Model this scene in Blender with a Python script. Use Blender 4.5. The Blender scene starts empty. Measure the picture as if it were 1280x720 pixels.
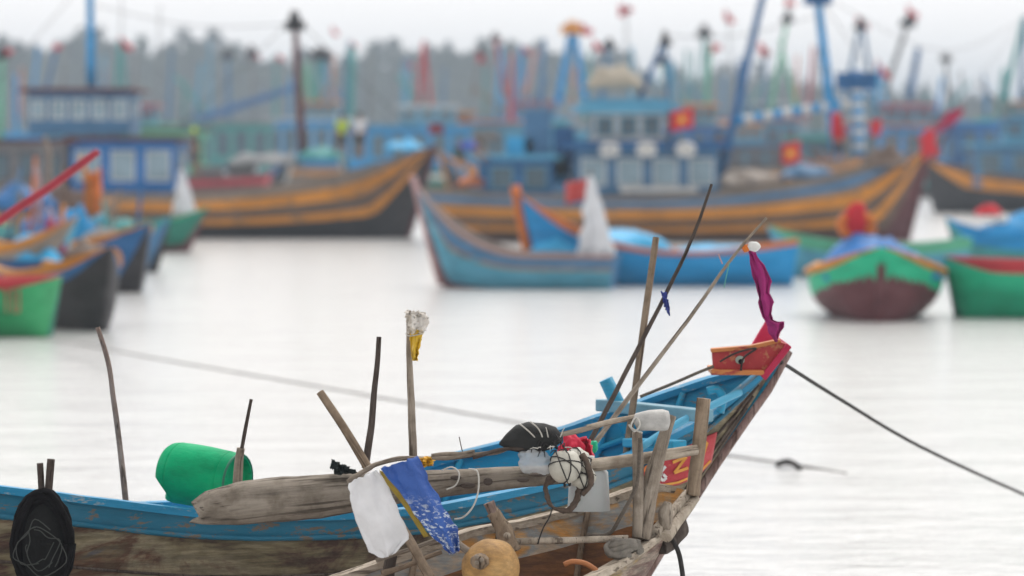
import bpy, math, random
from mathutils import Vector, Matrix, noise
random.seed(7)
R = math.radians
scn = bpy.context.scene
COL = scn.collection
F, H, PITCH = 4554.0, 3.2, math.atan(180 / 4554.0)
CP, SP = math.cos(PITCH), math.sin(PITCH)

def at(px, py, Y):
    """world point seen at photo pixel (px,py) standing Y metres away"""
    x, v = (px - 640) / F, (360 - py) / F
    d = Vector((x, CP + v * SP, -SP + v * CP))
    return Vector((0, 0, H)) + d * (Y / d.y)
def onwater(px, py, z=0.0):
    x, v = (px - 640) / F, (360 - py) / F
    d = Vector((x, CP + v * SP, -SP + v * CP))
    return Vector((0, 0, H)) + d * ((z - H) / d.z)
def dist(py): return onwater(640, py).y
def proj(p):
    q = Vector(p) - Vector((0, 0, H))
    dep = q.y * CP - q.z * SP
    return 640 + F * q.x / dep, 360 - F * (q.y * SP + q.z * CP) / dep
def lerp(a, b, t): return a + (b - a) * t
def interp(xs, ys, x):
    if x <= xs[0]: return ys[0] + (ys[1] - ys[0]) / (xs[1] - xs[0]) * (x - xs[0])
    for i in range(len(xs) - 1):
        if x <= xs[i + 1]: return lerp(ys[i], ys[i + 1], (x - xs[i]) / (xs[i + 1] - xs[i]))
    return ys[-1] + (ys[-1] - ys[-2]) / (xs[-1] - xs[-2]) * (x - xs[-1])
def smooth_pts(pts, n=4):
    pts = [Vector(p) for p in pts]
    if len(pts) < 3: return [lerp(pts[0], pts[-1], i / (2 * n)) for i in range(2 * n + 1)]
    out = []
    for i in range(len(pts) - 1):
        p0, p1, p2, p3 = pts[max(0, i - 1)], pts[i], pts[i + 1], pts[min(len(pts) - 1, i + 2)]
        for k in range(n):
            t = k / n
            out.append(0.5 * ((2 * p1) + (p2 - p0) * t + (2 * p0 - 5 * p1 + 4 * p2 - p3) * t * t + (3 * p1 - p0 - 3 * p2 + p3) * t ** 3))
    out.append(pts[-1]); return out

# ------------------------------------------------------------------ materials
MATS = {}
def new_mat(name):
    m = bpy.data.materials.new(name); m.use_nodes = True
    nt = m.node_tree; b = nt.nodes['Principled BSDF']
    MATS[name] = m
    return m, nt, b
def ramp(nt, fac, stops):
    r = nt.nodes.new('ShaderNodeValToRGB'); e = r.color_ramp.elements
    while len(e) < len(stops): e.new(0.5)
    for el, (p, c) in zip(e, stops):
        el.position = p; el.color = (*c, 1)
    nt.links.new(fac, r.inputs[0]); return r.outputs[0]
def noise_tex(nt, scale, stretch=(1, 1, 1), detail=4, rough=0.6, dist_=0.0):
    tc = nt.nodes.new('ShaderNodeTexCoord'); mp = nt.nodes.new('ShaderNodeMapping')
    mp.inputs['Scale'].default_value = stretch
    n = nt.nodes.new('ShaderNodeTexNoise'); n.inputs['Scale'].default_value = scale
    n.inputs['Detail'].default_value = detail; n.inputs['Roughness'].default_value = rough
    n.inputs['Distortion'].default_value = dist_
    nt.links.new(tc.outputs['Object'], mp.inputs[0]); nt.links.new(mp.outputs[0], n.inputs['Vector'])
    return n.outputs['Fac']
def mixc(nt, fac, a, b):
    m = nt.nodes.new('ShaderNodeMix'); m.data_type = 'RGBA'
    if isinstance(fac, (int, float)): m.inputs[0].default_value = fac
    else: nt.links.new(fac, m.inputs[0])
    for s, i in ((a, 6), (b, 7)):
        if isinstance(s, tuple): m.inputs[i].default_value = (*s, 1)
        else: nt.links.new(s, m.inputs[i])
    return m.outputs[2]
def bump(nt, b, h, strength, d=0.01):
    bp = nt.nodes.new('ShaderNodeBump'); bp.inputs['Strength'].default_value = strength
    bp.inputs['Distance'].default_value = d
    nt.links.new(h, bp.inputs['Height']); nt.links.new(bp.outputs[0], b.inputs['Normal'])
def paint(name, c, wear=0.35, under=(0.16, 0.12, 0.09), rough=0.5, scale=2.0, stretch=(0.5, 1, 2)):
    """old boat paint: faded and stained patches, chips down to the wood"""
    if name in MATS: return MATS[name]
    m, nt, b = new_mat(name)
    lo = tuple(x * 0.68 for x in c); hi = tuple(min(1, x * 1.12 + 0.02) for x in c)
    base = ramp(nt, noise_tex(nt, scale, stretch, 5), [(0.3, lo), (0.5, c), (0.72, hi)])
    chips = ramp(nt, noise_tex(nt, scale * 5, stretch, 6, 0.7, 0.3), [(0.55 + 0.13 * (1 - wear), (0, 0, 0)), (0.61 + 0.13 * (1 - wear), (1, 1, 1))])
    col = mixc(nt, chips, base, under)
    nt.links.new(col, b.inputs['Base Color']); b.inputs['Roughness'].default_value = rough; b.inputs['Specular IOR Level'].default_value = .28
    bump(nt, b, noise_tex(nt, scale * 9, stretch, 4), 0.35, 0.01)
    return m
def wood(name, dark, mid, light, rough=0.85, scale=9, along='z'):
    """weathered timber with grain along one local axis"""
    if name in MATS: return MATS[name]
    m, nt, b = new_mat(name)
    st = {'x': (0.09, 1, 1), 'z': (1, 1, 0.09)}[along]
    g = noise_tex(nt, scale * 2.4, st, 6, 0.7, 0.4)
    big = noise_tex(nt, 2.3, (1, 1, 1), 3)
    c1 = ramp(nt, g, [(0.28, dark), (0.47, mid), (0.7, light)])
    c2 = ramp(nt, big, [(0.35, tuple(x * 0.7 for x in mid)), (0.7, light)])
    crk = ramp(nt, noise_tex(nt, scale * 5, tuple(x * (.35 if x < 1 else 1) for x in st), 3, 0.5, 0.2), [(.36, (.22, .19, .17)), (.43, (1, 1, 1))])
    stn = ramp(nt, noise_tex(nt, 7, (1, 1, 1), 5, .65), [(.34, (.42, .38, .34)), (.55, (1, 1, 1))])
    m1 = nt.nodes.new('ShaderNodeMix'); m1.data_type = 'RGBA'; m1.blend_type = 'MULTIPLY'; m1.inputs[0].default_value = .8
    m2 = nt.nodes.new('ShaderNodeMix'); m2.data_type = 'RGBA'; m2.blend_type = 'MULTIPLY'; m2.inputs[0].default_value = .7
    nt.links.new(mixc(nt, 0.3, c1, c2), m1.inputs[6]); nt.links.new(crk, m1.inputs[7])
    nt.links.new(m1.outputs[2], m2.inputs[6]); nt.links.new(stn, m2.inputs[7])
    nt.links.new(m2.outputs[2], b.inputs['Base Color']); b.inputs['Specular IOR Level'].default_value = .25
    b.inputs['Roughness'].default_value = rough
    bump(nt, b, g, 1.0, 0.012)
    return m
def plain(name, c, rough=0.6, var=0.25, scale=6, trans=0.0, bumpy=0.0, alpha=1.0, sss=0.0):
    if name in MATS: return MATS[name]
    m, nt, b = new_mat(name)
    nt.links.new(ramp(nt, noise_tex(nt, scale), [(0.3, tuple(x * (1 - var) for x in c)), (0.7, c)]), b.inputs['Base Color'])
    b.inputs['Roughness'].default_value = rough
    if trans: b.inputs['Transmission Weight'].default_value = trans
    if bumpy: bump(nt, b, noise_tex(nt, scale * 6), bumpy, 0.01)
    if alpha < 1: b.inputs['Alpha'].default_value = alpha
    if sss: b.inputs['Subsurface Weight'].default_value = sss
    return m
def patchy(name, cols, scale, stretch, rough=0.75, seams=0.0, streak=0.5):
    """peeling multi-coloured old planking"""
    m, nt, b = new_mat(name)
    n1 = noise_tex(nt, scale, stretch, 7, 0.62, 0.5)
    k = len(cols)
    r = ramp(nt, n1, [(0.30 + 0.40 * i / (k - 1), c) for i, c in enumerate(cols)])
    r.node.color_ramp.interpolation = 'LINEAR'
    n2 = noise_tex(nt, scale * 7, (stretch[0] * 0.35, stretch[1], stretch[2] * 1.4), 6, 0.75)
    dirt = ramp(nt, n2, [(0.42, (0.035, 0.03, 0.024)), (0.6, (1, 1, 1))])
    mm = nt.nodes.new('ShaderNodeMix'); mm.data_type = 'RGBA'; mm.blend_type = 'MULTIPLY'; mm.inputs[0].default_value = streak
    nt.links.new(r, mm.inputs[6]); nt.links.new(dirt, mm.inputs[7])
    nt.links.new(mm.outputs[2], b.inputs['Base Color']); b.inputs['Roughness'].default_value = rough
    bump(nt, b, n2, 0.7, 0.008)
    return m

GREY_WOOD = wood('weathered_grey_wood', (0.09, 0.075, 0.06), (0.29, 0.24, 0.19), (0.48, 0.42, 0.35))
PALE_WOOD = wood('bleached_wood', (0.19, 0.15, 0.12), (0.46, 0.39, 0.31), (0.68, 0.60, 0.50))
TAN_WOOD = wood('tan_wood', (0.10, 0.07, 0.05), (0.27, 0.20, 0.14), (0.42, 0.33, 0.24))
PALE_PLANK = wood('bleached_plank', (0.19, 0.15, 0.12), (0.46, 0.39, 0.31), (0.68, 0.60, 0.50), along='x')
DARK_WOOD = wood('dark_wood', (0.035, 0.028, 0.025), (0.085, 0.065, 0.055), (0.16, 0.13, 0.11))
PINK_WOOD = wood('reddish_bamboo', (0.13, 0.09, 0.08), (0.28, 0.20, 0.17), (0.42, 0.33, 0.29))
DECK = wood('deck_boards', (0.10, 0.08, 0.06), (0.22, 0.18, 0.14), (0.34, 0.29, 0.23), along='x', scale=3)
BLUE_IN = paint('sky_blue_paint', (0.020, 0.30, 0.50), 0.8, (0.16, 0.20, 0.22), scale=3)
BLUE_OUT = paint('sea_blue_paint', (0.014, 0.145, 0.24), 1.0, (0.16, 0.13, 0.10), scale=3, stretch=(.5, 1, 1.5))
BLUE_CAP = paint('bright_blue_paint', (0.018, 0.24, 0.44), 0.8, (0.30, 0.36, 0.38), scale=3)
RED_BOARD = paint('red_paint', (0.44, 0.035, 0.045), 0.55, (0.50, 0.18, 0.08), scale=6)
ROPE = plain('old_rope', (0.20, 0.165, 0.13), 0.9, 0.5, 60, bumpy=0.8)
ROPE_D = plain('dark_rope', (0.045, 0.04, 0.038), 0.8, 0.5, 60, bumpy=0.8)
TWINE = plain('white_twine', (0.6, 0.58, 0.53), 0.8, 0.3, 30)
BLACK = plain('black_rubber', (0.010, 0.009, 0.010), 0.85, 0.4, 20, bumpy=0.5); BLACK.node_tree.nodes['Principled BSDF'].inputs['Specular IOR Level'].default_value = .12
GLASS = plain('window_glass', (0.10, 0.16, 0.20), 0.15, 0.3, 2)
PANE = plain('pale_window', (0.30, 0.42, 0.50), 0.25, 0.3, 2)
WHITE = plain('white_paint', (0.72, 0.72, 0.70), 0.5, 0.2, 4)
RED_FLAG = plain('red_cloth', (0.62, 0.012, 0.025), 0.8, 0.2, 6)
YELLOW = plain('yellow_cloth', (0.80, 0.42, 0.02), 0.7, 0.15, 5)

# ------------------------------------------------------------------ mesh builder
class MB:
    def __init__(s): s.v = []; s.f = []; s.m = []; s.s = []
    def add(s, vs, fs, mi=0, sm=False):
        o = len(s.v); s.v += [Vector(v) for v in vs]
        for i, f in enumerate(fs):
            s.f.append(tuple(o + k for k in f)); s.m.append(mi if isinstance(mi, int) else mi[i]); s.s.append(sm)
        return s
    def box(s, c, d, mi=0, rot=None, taper=1.0):
        c = Vector(c); x, y, z = [k / 2 for k in d]
        vs = [Vector((i * x * (taper if k > 0 else 1), j * y * (taper if k > 0 else 1), k * z)) for k in (-1, 1) for j in (-1, 1) for i in (-1, 1)]
        if rot is not None: vs = [rot @ v for v in vs]
        return s.add([v + c for v in vs], [(0, 2, 3, 1), (4, 5, 7, 6), (0, 1, 5, 4), (2, 6, 7, 3), (0, 4, 6, 2), (1, 3, 7, 5)], mi)
    def beam(s, a, b, w, h, mi=0, up=(0, 0, 1)):
        a, b = Vector(a), Vector(b); d = (b - a); L = d.length; d.normalize()
        sd = d.cross(Vector(up)).normalized(); u = sd.cross(d)
        vs = []
        for p in (a, b):
            for i, j in ((-1, -1), (1, -1), (1, 1), (-1, 1)): vs.append(p + sd * (i * w / 2) + u * (j * h / 2))
        return s.add(vs, [(3, 2, 1, 0), (4, 5, 6, 7), (0, 1, 5, 4), (1, 2, 6, 5), (2, 3, 7, 6), (3, 0, 4, 7)], mi)
    def tube(s, pts, r, n=8, mi=0, caps=True, flat=1.0, rough=0.0, seed=0, bands=None):
        pts = [Vector(p) for p in pts]; N = len(pts)
        rad = (lambda i: r[min(i, len(r) - 1)] if len(r) == N else lerp(r[0], r[-1], i / max(1, N - 1))) if isinstance(r, (list, tuple)) else (lambda i: r)
        vs = []; ref = None
        for i, p in enumerate(pts):
            d = (pts[min(N - 1, i + 1)] - pts[max(0, i - 1)])
            d = d.normalized() if d.length > 1e-9 else Vector((0, 0, 1))
            if ref is None: ref = Vector((0, 1, 0)) if abs(d.y) < 0.8 else Vector((0, 0, 1))
            a = (ref - d * ref.dot(d)).normalized(); b2 = d.cross(a); ref = a
            for k in range(n):
                an = 2 * math.pi * k / n; rr = rad(i)
                if rough: rr *= 1 + rough * noise.noise(Vector((math.cos(an) * 1.3, math.sin(an) * 1.3, i * 0.35 + seed * 7)))
                vs.append(p + (a * math.cos(an) * flat + b2 * math.sin(an)) * rr)
        fs = []; ms = []
        for i in range(N - 1):
            for k in range(n):
                fs.append((i * n + k, i * n + (k + 1) % n, (i + 1) * n + (k + 1) % n, (i + 1) * n + k))
                ms.append(mi if bands is None else bands[i % len(bands)])
        s.add(vs, fs, ms, True)
        if caps:
            o = len(s.v) - len(vs)
            for f in (tuple(reversed(range(n))), tuple((N - 1) * n + k for k in range(n))):
                s.f.append(tuple(o + k for k in f)); s.m.append(mi if bands is None else bands[0]); s.s.append(False)
        return s
    def grid(s, fn, nu, nv, mi=0, sm=True, mf=None):
        vs = [fn(i / nu, j / nv) for i in range(nu + 1) for j in range(nv + 1)]
        fs = []; ms = []
        for i in range(nu):
            for j in range(nv):
                a = i * (nv + 1) + j; fs.append((a, a + 1, a + nv + 2, a + nv + 1)); ms.append(mf(i, j) if mf else mi)
        return s.add(vs, fs, ms, sm)
    def ball(s, c, r, n=14, mi=0, sc=(1, 1, 1), rot=None, rough=0.0, seed=0):
        c = Vector(c)
        def fn(u, v):
            th, ph = u * 2 * math.pi, v * math.pi
            d = Vector((math.sin(ph) * math.cos(th), math.sin(ph) * math.sin(th), math.cos(ph)))
            q = Vector((d.x * sc[0], d.y * sc[1], d.z * sc[2])) * r * (1 + rough * noise.noise(d * 1.6 + Vector((seed, 0, 0))))
            return c + (rot @ q if rot else q)
        return s.grid(fn, n * 2, n, mi)
    def make(s, name, mats, parent=None, frame=None, bevel=0.0, solid=0.0, sub=0):
        """link as one object; frame = its world matrix (geometry given in world space)"""
        pm = parent['_m'] if parent is not None and '_m' in parent.keys() else None
        PM = FR.get(parent.name, Matrix()) if parent is not None else Matrix()
        if frame is None: frame = PM.copy()
        inv = frame.inverted()
        me = bpy.data.meshes.new(name); me.from_pydata([inv @ v for v in s.v], [], s.f)
        if not isinstance(mats, (list, tuple)): mats = [mats]
        for m in mats: me.materials.append(m)
        me.polygons.foreach_set('material_index', s.m); me.polygons.foreach_set('use_smooth', s.s)
        me.update()
        o = bpy.data.objects.new(name, me); COL.objects.link(o)
        o.parent = parent; o.matrix_basis = PM.inverted() @ frame
        FR[o.name] = frame.copy()
        if sub: md = o.modifiers.new('smooth', 'SUBSURF'); md.levels = md.render_levels = sub
        if solid: md = o.modifiers.new('thick', 'SOLIDIFY'); md.thickness = solid; md.offset = 0
        if bevel: md = o.modifiers.new('edge', 'BEVEL'); md.width = bevel; md.segments = 2; md.limit_method = 'ANGLE'
        return o
FR = {}
def tag(o, label, cat, group=None, kind=None):
    if label: o['label'] = label
    if cat: o['category'] = cat
    if group: o['group'] = group
    if kind: o['kind'] = kind
    return o
def empty(name, loc, rz=0.0, label=None, cat=None, group=None):
    o = bpy.data.objects.new(name, None); COL.objects.link(o)
    o.location = loc; o.rotation_euler = (0, 0, rz)
    FR[o.name] = Matrix.Translation(Vector(loc)) @ Matrix.Rotation(rz, 4, 'Z')
    o.empty_display_size = 0.3
    return tag(o, label, cat, group)
def axis_frame(a, b):
    a, b = Vector(a), Vector(b)
    return Matrix.Translation(a) @ (b - a).to_track_quat('Z', 'Y').to_matrix().to_4x4()

def pole(name, pts, r, mat, label=None, cat=None, parent=None, n=10, jit=0.0, group=None, rough=0.12, sub=5, flat=1.0):
    """a stick, branch or spar with grain along itself"""
    P = smooth_pts(pts, sub)
    if jit:
        P = [p + Vector((noise.noise(p * 6 + Vector((3, 0, 0))), noise.noise(p * 6 + Vector((0, 9, 0))), noise.noise(p * 6))) * jit for p in P]
    mb = MB().tube(P, r, n, rough=rough, seed=random.random() * 9, flat=flat)
    o = mb.make(name, mat, parent, axis_frame(P[0], P[-1]))
    return tag(o, label, cat, group)
def cord(name, pts, r, mat, label=None, cat=None, parent=None, n=6, sub=8, group=None):
    o = MB().tube(smooth_pts(pts, sub), r, n).make(name, mat, parent, Matrix.Translation(Vector(pts[0])) if parent is None else None)
    return tag(o, label, cat, group)

# ------------------------------------------------------------------ world, sun, camera
w = bpy.data.worlds.new('World'); scn.world = w; w.use_nodes = True
nt = w.node_tree; bg = nt.nodes['Background']
sky = nt.nodes.new('ShaderNodeTexSky'); sky.sky_type = 'NISHITA'; sky.sun_disc = False
SUN_EL, SUN_AZ = R(58), R(25)     # azimuth clockwise from +Y
sky.sun_elevation = SUN_EL; sky.sun_rotation = SUN_AZ
sky.dust_density = 6; sky.air_density = 1.4; sky.ozone_density = 1
hs = nt.nodes.new('ShaderNodeHueSaturation'); hs.inputs['Saturation'].default_value = 0.12
nt.links.new(sky.outputs[0], hs.inputs['Color'])
# even overcast layer over the blue
mx = nt.nodes.new('ShaderNodeMix'); mx.data_type = 'RGBA'; mx.inputs[0].default_value = 0.72
mx.inputs[7].default_value = (9.3, 8.95, 8.75, 1)
nt.links.new(hs.outputs[0], mx.inputs[6])
# thin cloud, brighter on the sun's side of the sky
tcw = nt.nodes.new('ShaderNodeTexCoord'); sxw = nt.nodes.new('ShaderNodeSeparateXYZ'); nt.links.new(tcw.outputs['Generated'], sxw.inputs[0])
mrw = nt.nodes.new('ShaderNodeMapRange'); nt.links.new(sxw.outputs['Y'], mrw.inputs[0])
mrw.inputs[1].default_value = -1; mrw.inputs[2].default_value = 1; mrw.inputs[3].default_value = 0.62; mrw.inputs[4].default_value = 1.30
vm = nt.nodes.new('ShaderNodeVectorMath'); vm.operation = 'SCALE'; nt.links.new(mx.outputs[2], vm.inputs[0]); nt.links.new(mrw.outputs[0], vm.inputs['Scale'])
nt.links.new(vm.outputs[0], bg.inputs[0])
bg.inputs[1].default_value = 0.1
sd = bpy.data.lights.new('sun', 'SUN'); sd.energy = 0.9; sd.angle = R(16); sd.color = (1, 0.97, 0.92)
so = bpy.data.objects.new('sun', sd); COL.objects.link(so)
sv = Vector((math.sin(SUN_AZ) * math.cos(SUN_EL), math.cos(SUN_AZ) * math.cos(SUN_EL), math.sin(SUN_EL)))
so.rotation_euler = sv.to_track_quat('Z', 'Y').to_euler(); so.location = (0, 0, 60)

cd = bpy.data.cameras.new('camera'); co = bpy.data.objects.new('camera', cd); COL.objects.link(co)
co.location = (0, 0, H); co.rotation_euler = (R(90) - PITCH, 0, 0)
cd.sensor_width = 36; cd.lens = 36 * F / 1280; cd.clip_end = 6000
cd.dof.use_dof = True; cd.dof.focus_distance = 19.3; cd.dof.aperture_fstop = 1.75
scn.camera = co
vs = scn.view_settings; vs.view_transform = 'Standard'; vs.look = 'None'; vs.gamma = 1; vs.exposure = 0.6; vs.use_curve_mapping = False
scn.render.engine = 'CYCLES'
cy = scn.cycles; cy.use_denoising = True; cy.max_bounces = 6; cy.diffuse_bounces = 2; cy.glossy_bounces = 3
cy.volume_bounces = 0; cy.transparent_max_bounces = 12; cy.caustics_reflective = False; cy.caustics_refractive = False

# ------------------------------------------------------------------ setting: water, shore, wood, haze
m, nt, b = new_mat('harbour_water')
b.inputs['Base Color'].default_value = (0.62, 0.625, 0.62, 1); b.inputs['Roughness'].default_value = 0.15
b.inputs['IOR'].default_value = 1.33
n1 = noise_tex(nt, 0.7, (0.6, 1, 1), 4, 0.6); n2 = noise_tex(nt, 4.0, (0.6, 1, 1), 4, 0.6)
ad = nt.nodes.new('ShaderNodeMath'); ad.operation = 'MULTIPLY_ADD'; ad.inputs[1].default_value = 0.35
nt.links.new(n2, ad.inputs[0]); nt.links.new(n1, ad.inputs[2])
bump(nt, b, ad.outputs[0], 0.8, 0.20)
tag(MB().add([(-1600, -80, 0), (1600, -80, 0), (1600, 2400, 0), (-1600, 2400, 0)], [(0, 1, 2, 3)]).make('water', m),
    'calm pale harbour water reflecting the white sky', None, kind='structure')
land_m = plain('sandy_shore', (0.16, 0.15, 0.11), 0.9, 0.4, 0.05)
def land(u, v):
    x = -1300 + 2600 * u; y = 805 + 600 * v
    z = -1 + 3.2 * min(1, v * 9) + 1.5 * noise.noise(Vector((x * 0.01, y * 0.02, 0)))
    return Vector((x, y + 12 * noise.noise(Vector((x * 0.008, 0, 3))), z if v > 0 else -2))
tag(MB().grid(land, 90, 24).make('shore', land_m), 'low far shore under the trees', None, kind='structure')

leaf_a = plain('leaf_dark', (0.035, 0.055, 0.032), 0.8, 0.4, 0.4)
leaf_b = plain('leaf_light', (0.075, 0.105, 0.05), 0.8, 0.3, 0.4)
bark = plain('bark', (0.10, 0.08, 0.065), 0.9, 0.3, 2)
TOPS = [(-200, 60), (0, 42), (60, 50), (75, 38), (120, 44), (160, 55), (240, 40), (300, 58), (345, 66), (400, 60), (460, 62), (540, 50), (590, 58), (640, 50), (700, 60), (800, 76), (900, 80), (1000, 92), (1100, 112), (1400, 118)]
def wood_mass():
    mb = MB(); rnd = random.Random(3)
    for row, y0 in enumerate((840, 870, 905)):
        px = -650.0
        while px < 1950:
            yy = y0 + rnd.uniform(-10, 10)
            top = interp([a for a, _ in TOPS], [c for _, c in TOPS], px) + (rnd.uniform(-12, 2) if rnd.random() < .2 else rnd.uniform(4, 26))
            p = at(px, top, yy); hgt = max(3.0, p.z - 1); x = p.x; pine = rnd.random() < 0.45
            mb.tube([(x, yy, 0.5), (x + rnd.uniform(-.6, .6), yy, hgt * 0.9)], [0.28, 0.07], 5, mi=2)
            cr = hgt * (0.16 if pine else 0.24) + 0.6
            for k in range(int(90 + hgt * 7)):
                v = rnd.random() ** 0.8
                prof = (1 - v) ** 0.7 + 0.12 if pine else math.sin(math.pi * min(1, 0.12 + v * 0.88)) + 0.1
                th = rnd.uniform(0, 6.28); rr = cr * prof * math.sqrt(rnd.random())
                c = Vector((x + rr * math.cos(th), yy + rr * math.sin(th), hgt * (0.10 + 0.92 * v)))
                s_ = rnd.uniform(0.5, 1.25)
                d1 = Vector((rnd.gauss(0, 1), rnd.gauss(0, 1), rnd.gauss(0, 1))).normalized() * s_
                d2 = Vector((rnd.gauss(0, 1), rnd.gauss(0, 1), rnd.gauss(0, 1))).normalized() * s_
                mb.add([c - d1, c + d2, c + d1, c - d2], [(0, 1, 2, 3)], 0 if rnd.random() < 0.6 else 1)
            px += rnd.uniform(9, 22)
    return mb
tag(wood_mass().make('far_wood', [leaf_a, leaf_b, bark]), 'hazy blue-grey wood lining the far shore', 'trees', kind='stuff')

hz = MB().box((0, 1150, 19), (3600, 3000, 44)).make('haze', None or bpy.data.materials.new('haze_air'))
hm = hz.data.materials[0]; hm.use_nodes = True; hn = hm.node_tree
for n_ in list(hn.nodes):
    if n_.type == 'BSDF_PRINCIPLED': hn.nodes.remove(n_)
pv = hn.nodes.new('ShaderNodeVolumePrincipled'); pv.inputs['Color'].default_value = (0.74, 0.87, 1.0, 1)
pv.inputs['Density'].default_value = 0.00072
hn.links.new(pv.outputs[0], [n_ for n_ in hn.nodes if n_.type == 'OUTPUT_MATERIAL'][0].inputs['Volume'])
tag(hz, 'thin pale haze over the harbour', None, kind='stuff')

# ------------------------------------------------------------------ hulls
class Hull:
    """local frame: bow +x, z=0 waterline"""
    def __init__(s, L, B, zm, zb, zs, draft=0.35, rb=0.9, rs=0.4, transom=0.55, power=2.6, tm=0.45):
        s.__dict__.update(L=L, B=B, zm=zm, zb=zb, zs=zs, d=draft, rb=rb, rs=rs, tr=transom, pw=power, tm=tm)
    def w(s, t):
        if t > s.tm: return s.B / 2 * max(0.0, 1 - ((t - s.tm) / (1 - s.tm)) ** 2.1) ** 0.85
        return s.B / 2 * lerp(1, s.tr, ((s.tm - t) / s.tm) ** 1.8)
    def zg(s, t): return s.zm + (s.zb - s.zm) * max(0, (t - .4) / .6) ** 2.1 + (s.zs - s.zm) * max(0, (.4 - t) / .4) ** 1.8
    def G(s, t): return Vector((-s.L / 2 + s.L * t, 0, s.zg(t)))
    def K(s, t):
        x0, x1 = -s.L / 2 + s.rs, s.L / 2 - s.rb
        if t <= 0.8: return Vector((lerp(x0, x1, t / 0.8), 0, -s.d))
        u = (t - .8) / .2
        return Vector((x1 + s.rb * u ** 1.15, 0, -s.d + (s.zb + s.d) * u ** 1.25))
    def S(s, side, t, v, off=0.0, inset=0.0):
        g, k = s.G(t), s.K(t); p = lerp(s.pw, 1.15, max(0, (t - .35) / .65) ** 0.8)
        ww = max(0.0, s.w(t) - inset) * max(0.0, 1 - v ** p) ** 0.8
        return Vector((lerp(g.x, k.x, v), side * (ww + off), lerp(g.z, k.z, v)))
    def build(s, root, mats, bands, th=0.06, deck=0.45, deckmat=None, n=28, rails=(), name='hull', zline=None):
        """bands: [(v upto, mat index)], last covers rest; rails: [(v, height, mat)]"""
        M = FR[root.name]; ts = [1 - (1 - i / n) ** 1.25 for i in range(n + 1)]; ts = sorted(1 - (1 - i / n) ** 1.35 for i in range(n + 1))
        vv = sorted(set([b[0] for b in bands] + [0, .04, .1, .18, .27, .37, .48, .6, .72, .84, .93, 1]))
        mb = MB()
        if zline: vv = sorted(set(vv + [i / 24 for i in range(25)]))
        def bm(v, t=0):
            if zline and v > bands[0][0]:
                return bands[1][1] if lerp(s.G(t).z, s.K(t).z, v) > zline(t) else bands[-1][1]
            for lim, mi in bands:
                if v < lim: return mi
            return bands[-1][1]
        for sd_ in (-1, 1):
            mb.grid(lambda a, c, sd_=sd_: M @ s.S(sd_, ts[round(a * n)], vv[round(c * (len(vv) - 1))]), n, len(vv) - 1,
                    mf=lambda i, j: bm((vv[j] + vv[j + 1]) / 2, (ts[i] + ts[i + 1]) / 2))
            # rim and inner skin
            def vd(t): return min(0.8, deck * (1 if t < .8 else 1) / (s.zg(t) + s.d))
            def inn(a, c, sd_=sd_):
                t = ts[round(a * n)]
                if c == 0: return M @ s.S(sd_, t, 0)
                c2 = (c - 1 / 4) / (3 / 4)
                return M @ s.S(sd_, t, vd(t) * c2, inset=th)
            mb.grid(inn, n, 4, mi=bands[0][1])
        if s.tr > 0.05:
            pts = [M @ s.S(-1, 0, v) for v in vv] + [M @ s.S(1, 0, v) for v in reversed(vv[:-1])]
            mb.add(pts, [tuple(range(len(pts)))], bands[min(1, len(bands) - 1)][1])
        h = mb.make(name, mats, root)
        if deckmat:
            dk = MB().grid(lambda a, c: M @ lerp(s.S(-1, ts[round(a * n)], vd2(s, ts[round(a * n)], deck), inset=th * .6), s.S(1, ts[round(a * n)], vd2(s, ts[round(a * n)], deck), inset=th * .6), c), n, 4)
            dk.make('deck', deckmat, root)
        for v, hh, mt in rails:
            for sd_ in (-1, 1):
                r = MB()
                def rf(a, c, sd_=sd_):
                    t = a * 0.998; hv = hh / (s.zg(t) + s.d)
                    off = (0.0, 0.07, 0.07, 0.0)[round(c * 3)]
                    return M @ s.S(sd_, t, max(0, v + (0, 0, hv, hv)[round(c * 3)]), off=off)
                r.grid(rf, 36, 3, sm=False); r.make('rub_rail', mt, root)
        return h
def vd2(s, t, deck): return min(0.8, deck / (s.zg(t) + s.d))

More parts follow.
